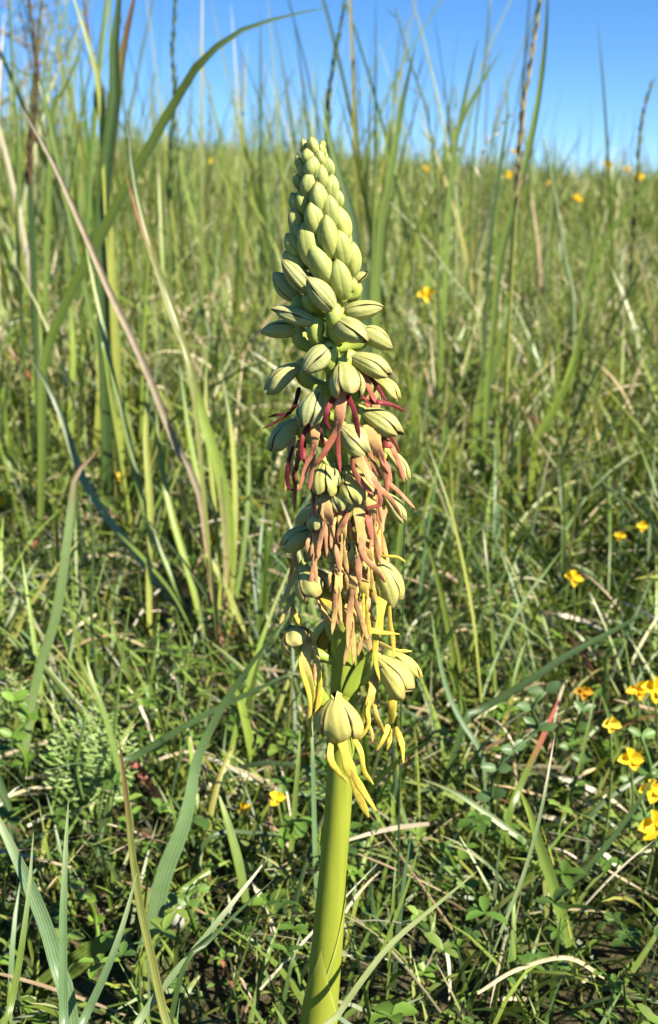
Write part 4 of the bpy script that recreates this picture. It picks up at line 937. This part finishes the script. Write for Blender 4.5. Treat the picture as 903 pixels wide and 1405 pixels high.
# ------------------------------------------------------------------ the bare tree beyond the crest
def tree():
    b = np.array((-5.75, 15.0, 0.)); b[2] = ground_z(b[0], b[1])
    r = empty('bare_tree', b); tag(r, 'hazy grey-brown tree with thin spring twigs beyond the crest', 'tree')
    mb = MB(); tips = []
    def limb(p, d, L, R, lev):
        P = [p]; dd = d
        for k in range(4):
            dd = norm(dd + rng.normal(0, .16, 3) + np.array((0, 0, .06))); P.append(P[-1] + dd * L / 4)
        P = spline(P, 8); sweep(mb, P, np.linspace(R, R * .55, 8), np.linspace(R, R * .55, 8), (0.2, -1, .1), 6, (.17, .14, .125), None, False)
        if lev >= 3: tips.append((P[-1], dd)); tips.append((P[4], dd)); return
        for k in range(4 if lev else 6):
            i = rng.integers(3, 8); limb(P[i], norm(dd + rng.normal(0, .55, 3)), L * .62, R * .5, lev + 1)
    limb(b - np.array((0, 0, .2)), np.array((0, 0, 1.)), 2.6, .13, 0)
    link('trunk', mb.mesh('trunk', M_BARK, b), r)
    cb = MB()
    for p, d in tips:
        for k in range(9):
            c = p + rng.normal(0, .13, 3); leaflet(cb, c, rng.normal(0, 1, 3), norm(rng.normal(0, 1, 3)), .07, .04, np.array((.26, .23, .19)) * rng.uniform(.7, 1.3))
    link('crown', cb.mesh('crown', M_LEAF, b), r)
tree()

# ------------------------------------------------------------------ seed stems scattered over the sward
def scattered_stems():
    kinds = [('faint far-off green seed stem among the grass tops on the sky line', 'mid', 'olive'), ('faint far-off brown seed stem among the grass tops on the sky line', 'olive', 'tan')]
    grp = ['green seed stems in the meadow', 'brown seed stems in the meadow']
    n = 0
    while n < 46:
        Y = float(rng.uniform(.6, 3.2)); px = float(rng.uniform(-20, 920) if rng.random() < .5 else rng.uniform(0, 480))
        hi = np.interp(px, [0, 330, 600, 720, 903], [40, 60, 70, 130, 165])
        ty = float(rng.uniform(hi, 205)); lean = rng.normal(0, 22)
        top = at(px + lean, ty, Y); foot = at(px, 300, Y); h = top[2] - ground_z(foot[0], Y)
        if not (.12 < h < .62): continue
        k = int(rng.random() < .4)
        seed_stem(kinds[k][0], [(px, ty + 160), (px + lean * .35, ty + 80), (px + lean, ty)], 3.2, Y, kinds[k][1], kinds[k][2], .34, 1.5, group=grp[k], count=14)
        n += 1
scattered_stems()

# ------------------------------------------------------------------ the sward: too many blades to count
def mass_blades(root_, az, ln, lean, curl, wid, col, seg, fold=False, tipcol=None, twist=None):
    N = len(root_); s = np.linspace(0, 1, seg + 1)
    th = lean[:, None] + curl[:, None] * s[None, :] ** 1.4
    ds = (ln / seg)[:, None]
    thm = (th[:, 1:] + th[:, :-1]) / 2
    h = np.concatenate([np.zeros((N, 1)), np.cumsum(np.sin(thm) * ds, 1)], 1); v = np.concatenate([np.zeros((N, 1)), np.cumsum(np.cos(thm) * ds, 1)], 1)
    ca, sa = np.cos(az)[:, None], np.sin(az)[:, None]
    P = np.stack([root_[:, 0:1] + h * ca, root_[:, 1:2] + h * sa, root_[:, 2:3] + v], -1)
    tw = (rng.uniform(-1.3, 1.3, N) if twist is None else twist)[:, None] + (rng.normal(0, .5, N))[:, None] * s
    side0 = np.stack([-sa + 0 * th, ca + 0 * th, 0 * th], -1)
    nrm = np.stack([np.cos(th) * ca, np.cos(th) * sa, -np.sin(th)], -1)
    S = side0 * np.cos(tw)[..., None] + nrm * np.sin(tw)[..., None]; Nn = -side0 * np.sin(tw)[..., None] + nrm * np.cos(tw)[..., None]
    w = (wid / 2)[:, None] * np.interp(s, [0, .3, .65, .88, 1], [.75, 1, .8, .45, .06])[None, :]
    if fold:
        V = np.stack([P - S * w[..., None], P + Nn * (w * -.45)[..., None], P + S * w[..., None]], 2); k = 3
    else:
        V = np.stack([P - S * w[..., None], P + S * w[..., None]], 2); k = 2
    nv = (seg + 1) * k
    loc = np.array([[i * k + j, i * k + j + 1, (i + 1) * k + j + 1, (i + 1) * k + j] for i in range(seg) for j in range(k - 1)])
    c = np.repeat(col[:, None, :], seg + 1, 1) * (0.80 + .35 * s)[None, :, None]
    if tipcol is not None:
        f = np.clip((s - .6) / .4, 0, 1)[None, :, None] * tipcol[:, None, None]; c = c * (1 - f) + np.array(GREEN['straw']) * f
    return P, V, loc, nv, np.repeat(c[:, :, None, :], k, 2)
def palette(N, probs):
    keys = list(probs); p = np.array([probs[k] for k in keys], float); p /= p.sum()
    c = np.array([GREEN[k] for k in keys])[rng.choice(len(keys), N, p=p)]
    return c * rng.uniform(.72, 1.28, (N, 1)) * (1 + rng.normal(0, .06, (N, 3)))
def keep_clear(P, wid, near=.185, wmax=9.0):
    """drop blades that would stand between the lens and the orchid"""
    x, y, z = project(P.reshape(-1, 3)); sh = P.shape[:2]
    x, y, z = x.reshape(sh), y.reshape(sh), z.reshape(sh)
    inside = (x > -60) & (x < 963) & (y > -60) & (y < 1440)
    bad = (inside & (z < near)).any(1)
    col = (x > 330) & (x < 620) & (y > 120) & (y < 1420) & (P[..., 1] < .012)
    mid_ = (P[:, 1:] + P[:, :-1]) / 2; PP = np.concatenate([P, mid_, P[:, :-1] * .75 + P[:, 1:] * .25, P[:, :-1] * .25 + P[:, 1:] * .75], 1)
    X, Y_, Z = project(PP.reshape(-1, 3)); i = np.clip(Y_ // CELL + 1, 0, KH - 1).astype(int); j = np.clip(X // CELL + 1, 0, KW - 1).astype(int)
    over = ((KEEP[i, j] > 0) & (Z < KEEP[i, j] - .001)).reshape(PP.shape[:2]).any(1)
    bad |= over & ((rng.random(len(P)) < .93) | (wid * FPX / z.min(1) > 6))
    wide = (inside & (wid[:, None] * FPX / z > wmax)).any(1)
    return ~(bad | col.any(1) | wide)
def place(N, y0, y1, spread=.46, pw=1.0):
    u = rng.random(N); y = y0 + (y1 - y0) * u ** pw
    x = rng.uniform(-1, 1, N) * (.10 + spread * (y + .16))
    return x, y
def sward(name, label, cat, N, y0, y1, ln, lean, curl, wid, probs, seg, fold, mat, lift=0.0, pw=1.0, tipdry=.0, toward=None, near=.185, density=None, wmax=10.0, half=None):
    x, y = place(N, y0, y1, pw=pw)
    if half: x = rng.uniform(-half, half, N)
    if density is not None:
        k = rng.random(N) < density(x, y); x, y = x[k], y[k]; N = len(x)
    r = np.stack([x, y, ground_z(x, y) - .002 + rng.random(N) * lift], 1)
    az = rng.uniform(0, 2 * math.pi, N)
    near_k = np.interp(y, [0, .06, .22], [.45, .5, 1.0]) if name == 'near_grass' else 1.0
    L = rng.gamma(6, 1 / 6, N) * (ln[1] - ln[0]) / 2 + ln[0]; L = np.clip(L, ln[0] * .6, ln[1] * 1.15) * near_k
    le = np.abs(rng.normal(lean[0], lean[1], N)); cu = np.abs(rng.normal(curl[0], curl[1], N))
    wd = rng.uniform(*wid, N)
    P, V, loc, nv, C = mass_blades(r, az, L, le, cu, wd, palette(N, probs), seg, fold, (rng.random(N) < tipdry) * rng.uniform(.3, 1, N) if tipdry else None)
    k = keep_clear(P, wd, near, wmax); V, C = V[k], C[k]; n = len(V)
    F = (loc[None] + (np.arange(n) * nv)[:, None, None]).reshape(-1, 4)
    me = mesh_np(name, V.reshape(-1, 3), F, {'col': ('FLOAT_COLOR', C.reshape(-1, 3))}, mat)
    return tag(link(name, me), label, cat, kind='stuff')
G1 = dict(mid=6, bright=3.2, yellow=1.4, blue=1.4, dark=2.2, silver=.4, pale=.4)
G2 = dict(mid=3.2, bright=5.2, yellow=5.0, blue=.3, dark=.5, silver=.6, pale=1.8, straw=.7, tan=.2)
G3 = dict(mid=3.4, bright=5.4, yellow=4.4, blue=.3, dark=.5, silver=.4, pale=1.4, straw=.4, tan=.15, olive=.4)
DRYP = dict(straw=4, bleach=2.6, tan=3, rust=.25, brown=.4)
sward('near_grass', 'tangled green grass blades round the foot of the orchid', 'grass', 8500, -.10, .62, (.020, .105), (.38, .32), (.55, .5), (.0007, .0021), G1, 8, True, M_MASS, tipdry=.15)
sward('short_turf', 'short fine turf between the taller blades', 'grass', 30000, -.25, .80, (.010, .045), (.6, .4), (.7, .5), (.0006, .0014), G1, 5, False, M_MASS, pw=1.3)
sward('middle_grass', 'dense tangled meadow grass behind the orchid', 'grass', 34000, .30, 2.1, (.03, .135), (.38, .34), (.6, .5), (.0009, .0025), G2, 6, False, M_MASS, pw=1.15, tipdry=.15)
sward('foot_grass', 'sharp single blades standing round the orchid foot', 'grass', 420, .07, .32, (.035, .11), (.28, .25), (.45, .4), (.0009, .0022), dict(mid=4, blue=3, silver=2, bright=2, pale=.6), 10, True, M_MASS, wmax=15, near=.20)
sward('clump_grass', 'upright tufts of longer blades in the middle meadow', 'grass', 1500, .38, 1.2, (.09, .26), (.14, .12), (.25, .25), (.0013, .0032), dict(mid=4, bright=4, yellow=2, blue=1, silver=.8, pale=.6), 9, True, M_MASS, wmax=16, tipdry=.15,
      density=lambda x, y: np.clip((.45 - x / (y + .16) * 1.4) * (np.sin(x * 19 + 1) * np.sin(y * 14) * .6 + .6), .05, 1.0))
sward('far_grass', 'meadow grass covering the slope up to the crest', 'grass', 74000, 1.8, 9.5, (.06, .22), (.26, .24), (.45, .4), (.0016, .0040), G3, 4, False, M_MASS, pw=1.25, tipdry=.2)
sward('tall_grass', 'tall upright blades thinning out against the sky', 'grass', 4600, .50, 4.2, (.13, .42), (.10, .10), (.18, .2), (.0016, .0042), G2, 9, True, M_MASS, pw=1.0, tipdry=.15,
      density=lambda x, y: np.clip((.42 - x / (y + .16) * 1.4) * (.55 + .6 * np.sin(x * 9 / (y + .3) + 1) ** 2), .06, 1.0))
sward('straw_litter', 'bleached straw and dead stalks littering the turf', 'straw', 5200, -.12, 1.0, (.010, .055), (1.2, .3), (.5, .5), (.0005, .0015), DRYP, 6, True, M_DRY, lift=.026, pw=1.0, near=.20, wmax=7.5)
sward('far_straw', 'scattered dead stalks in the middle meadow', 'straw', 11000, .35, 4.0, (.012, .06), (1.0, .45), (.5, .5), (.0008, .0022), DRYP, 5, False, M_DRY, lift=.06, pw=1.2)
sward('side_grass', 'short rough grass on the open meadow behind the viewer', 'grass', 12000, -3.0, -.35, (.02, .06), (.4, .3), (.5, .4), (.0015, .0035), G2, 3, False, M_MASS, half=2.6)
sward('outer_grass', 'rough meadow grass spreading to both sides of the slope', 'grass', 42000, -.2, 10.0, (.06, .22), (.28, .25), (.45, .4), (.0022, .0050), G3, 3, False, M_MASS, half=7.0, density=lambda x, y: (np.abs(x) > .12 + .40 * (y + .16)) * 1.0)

def ground_cover():
    """small clover-like leaves low in the turf"""
    N = 3000
    x, y = place(N, -.05, 1.0, pw=1.05)
    clump = np.sin(x * 31 + 2) * np.sin(y * 23 + 1) + np.sin(x * 11 + y * 17); k = clump > -.35; x, y = x[k], y[k]; N = len(x)
    z = ground_z(x, y) + rng.uniform(.003, .030, N)
    K = 4; a = rng.uniform(0, 6.28, N)[:, None] + np.arange(K)[None, :] * 2 * math.pi / K + rng.normal(0, .25, (N, K))
    L = rng.uniform(.0022, .0048, N)[:, None] * rng.uniform(.8, 1.2, (N, K)); W = L * rng.uniform(.42, .75, N)[:, None]
    tilt = rng.normal(.25, .35, (N, K))
    d = np.stack([np.cos(a) * np.cos(tilt), np.sin(a) * np.cos(tilt), np.sin(tilt)], -1)
    s = np.stack([-np.sin(a), np.cos(a), 0 * a], -1); up = np.cross(d, s)
    c = np.stack([x, y, z], -1)[:, None, :] + np.stack([rng.normal(0, .002, N), rng.normal(0, .002, N), 0 * x], -1)[:, None, :]
    rows = []
    for t, w in ((0, .08), (.3, .85), (.65, 1.0), (.9, .6), (1.0, .08)):
        for u in (-1, 0, 1):
            rows.append(c + d * (L * t)[..., None] + s * (W * w * u / 2)[..., None] + up * (W * w * abs(u) * .22 - L * .2 * t * t)[..., None])
    V = np.stack(rows, 2).reshape(N * K, 15, 3)
    loc = np.array([[i * 3 + j, i * 3 + j + 1, i * 3 + j + 4, i * 3 + j + 3] for i in range(4) for j in range(2)])
    F = (loc[None] + (np.arange(N * K) * 15)[:, None, None]).reshape(-1, 4)
    base = np.array([(.10, .19, .028), (.15, .26, .035), (.075, .145, .030), (.19, .28, .05)])[rng.integers(0, 4, N)] * rng.uniform(.75, 1.25, (N, 1))
    C = np.repeat(base * .82, K * 15, 0)
    tag(link('clover_leaves', mesh_np('clover_leaves', V.reshape(-1, 3), F, {'col': ('FLOAT_COLOR', C)}, M_LEAF)), 'small clover-like leaves filling the turf', 'ground cover', kind='stuff')
ground_cover()
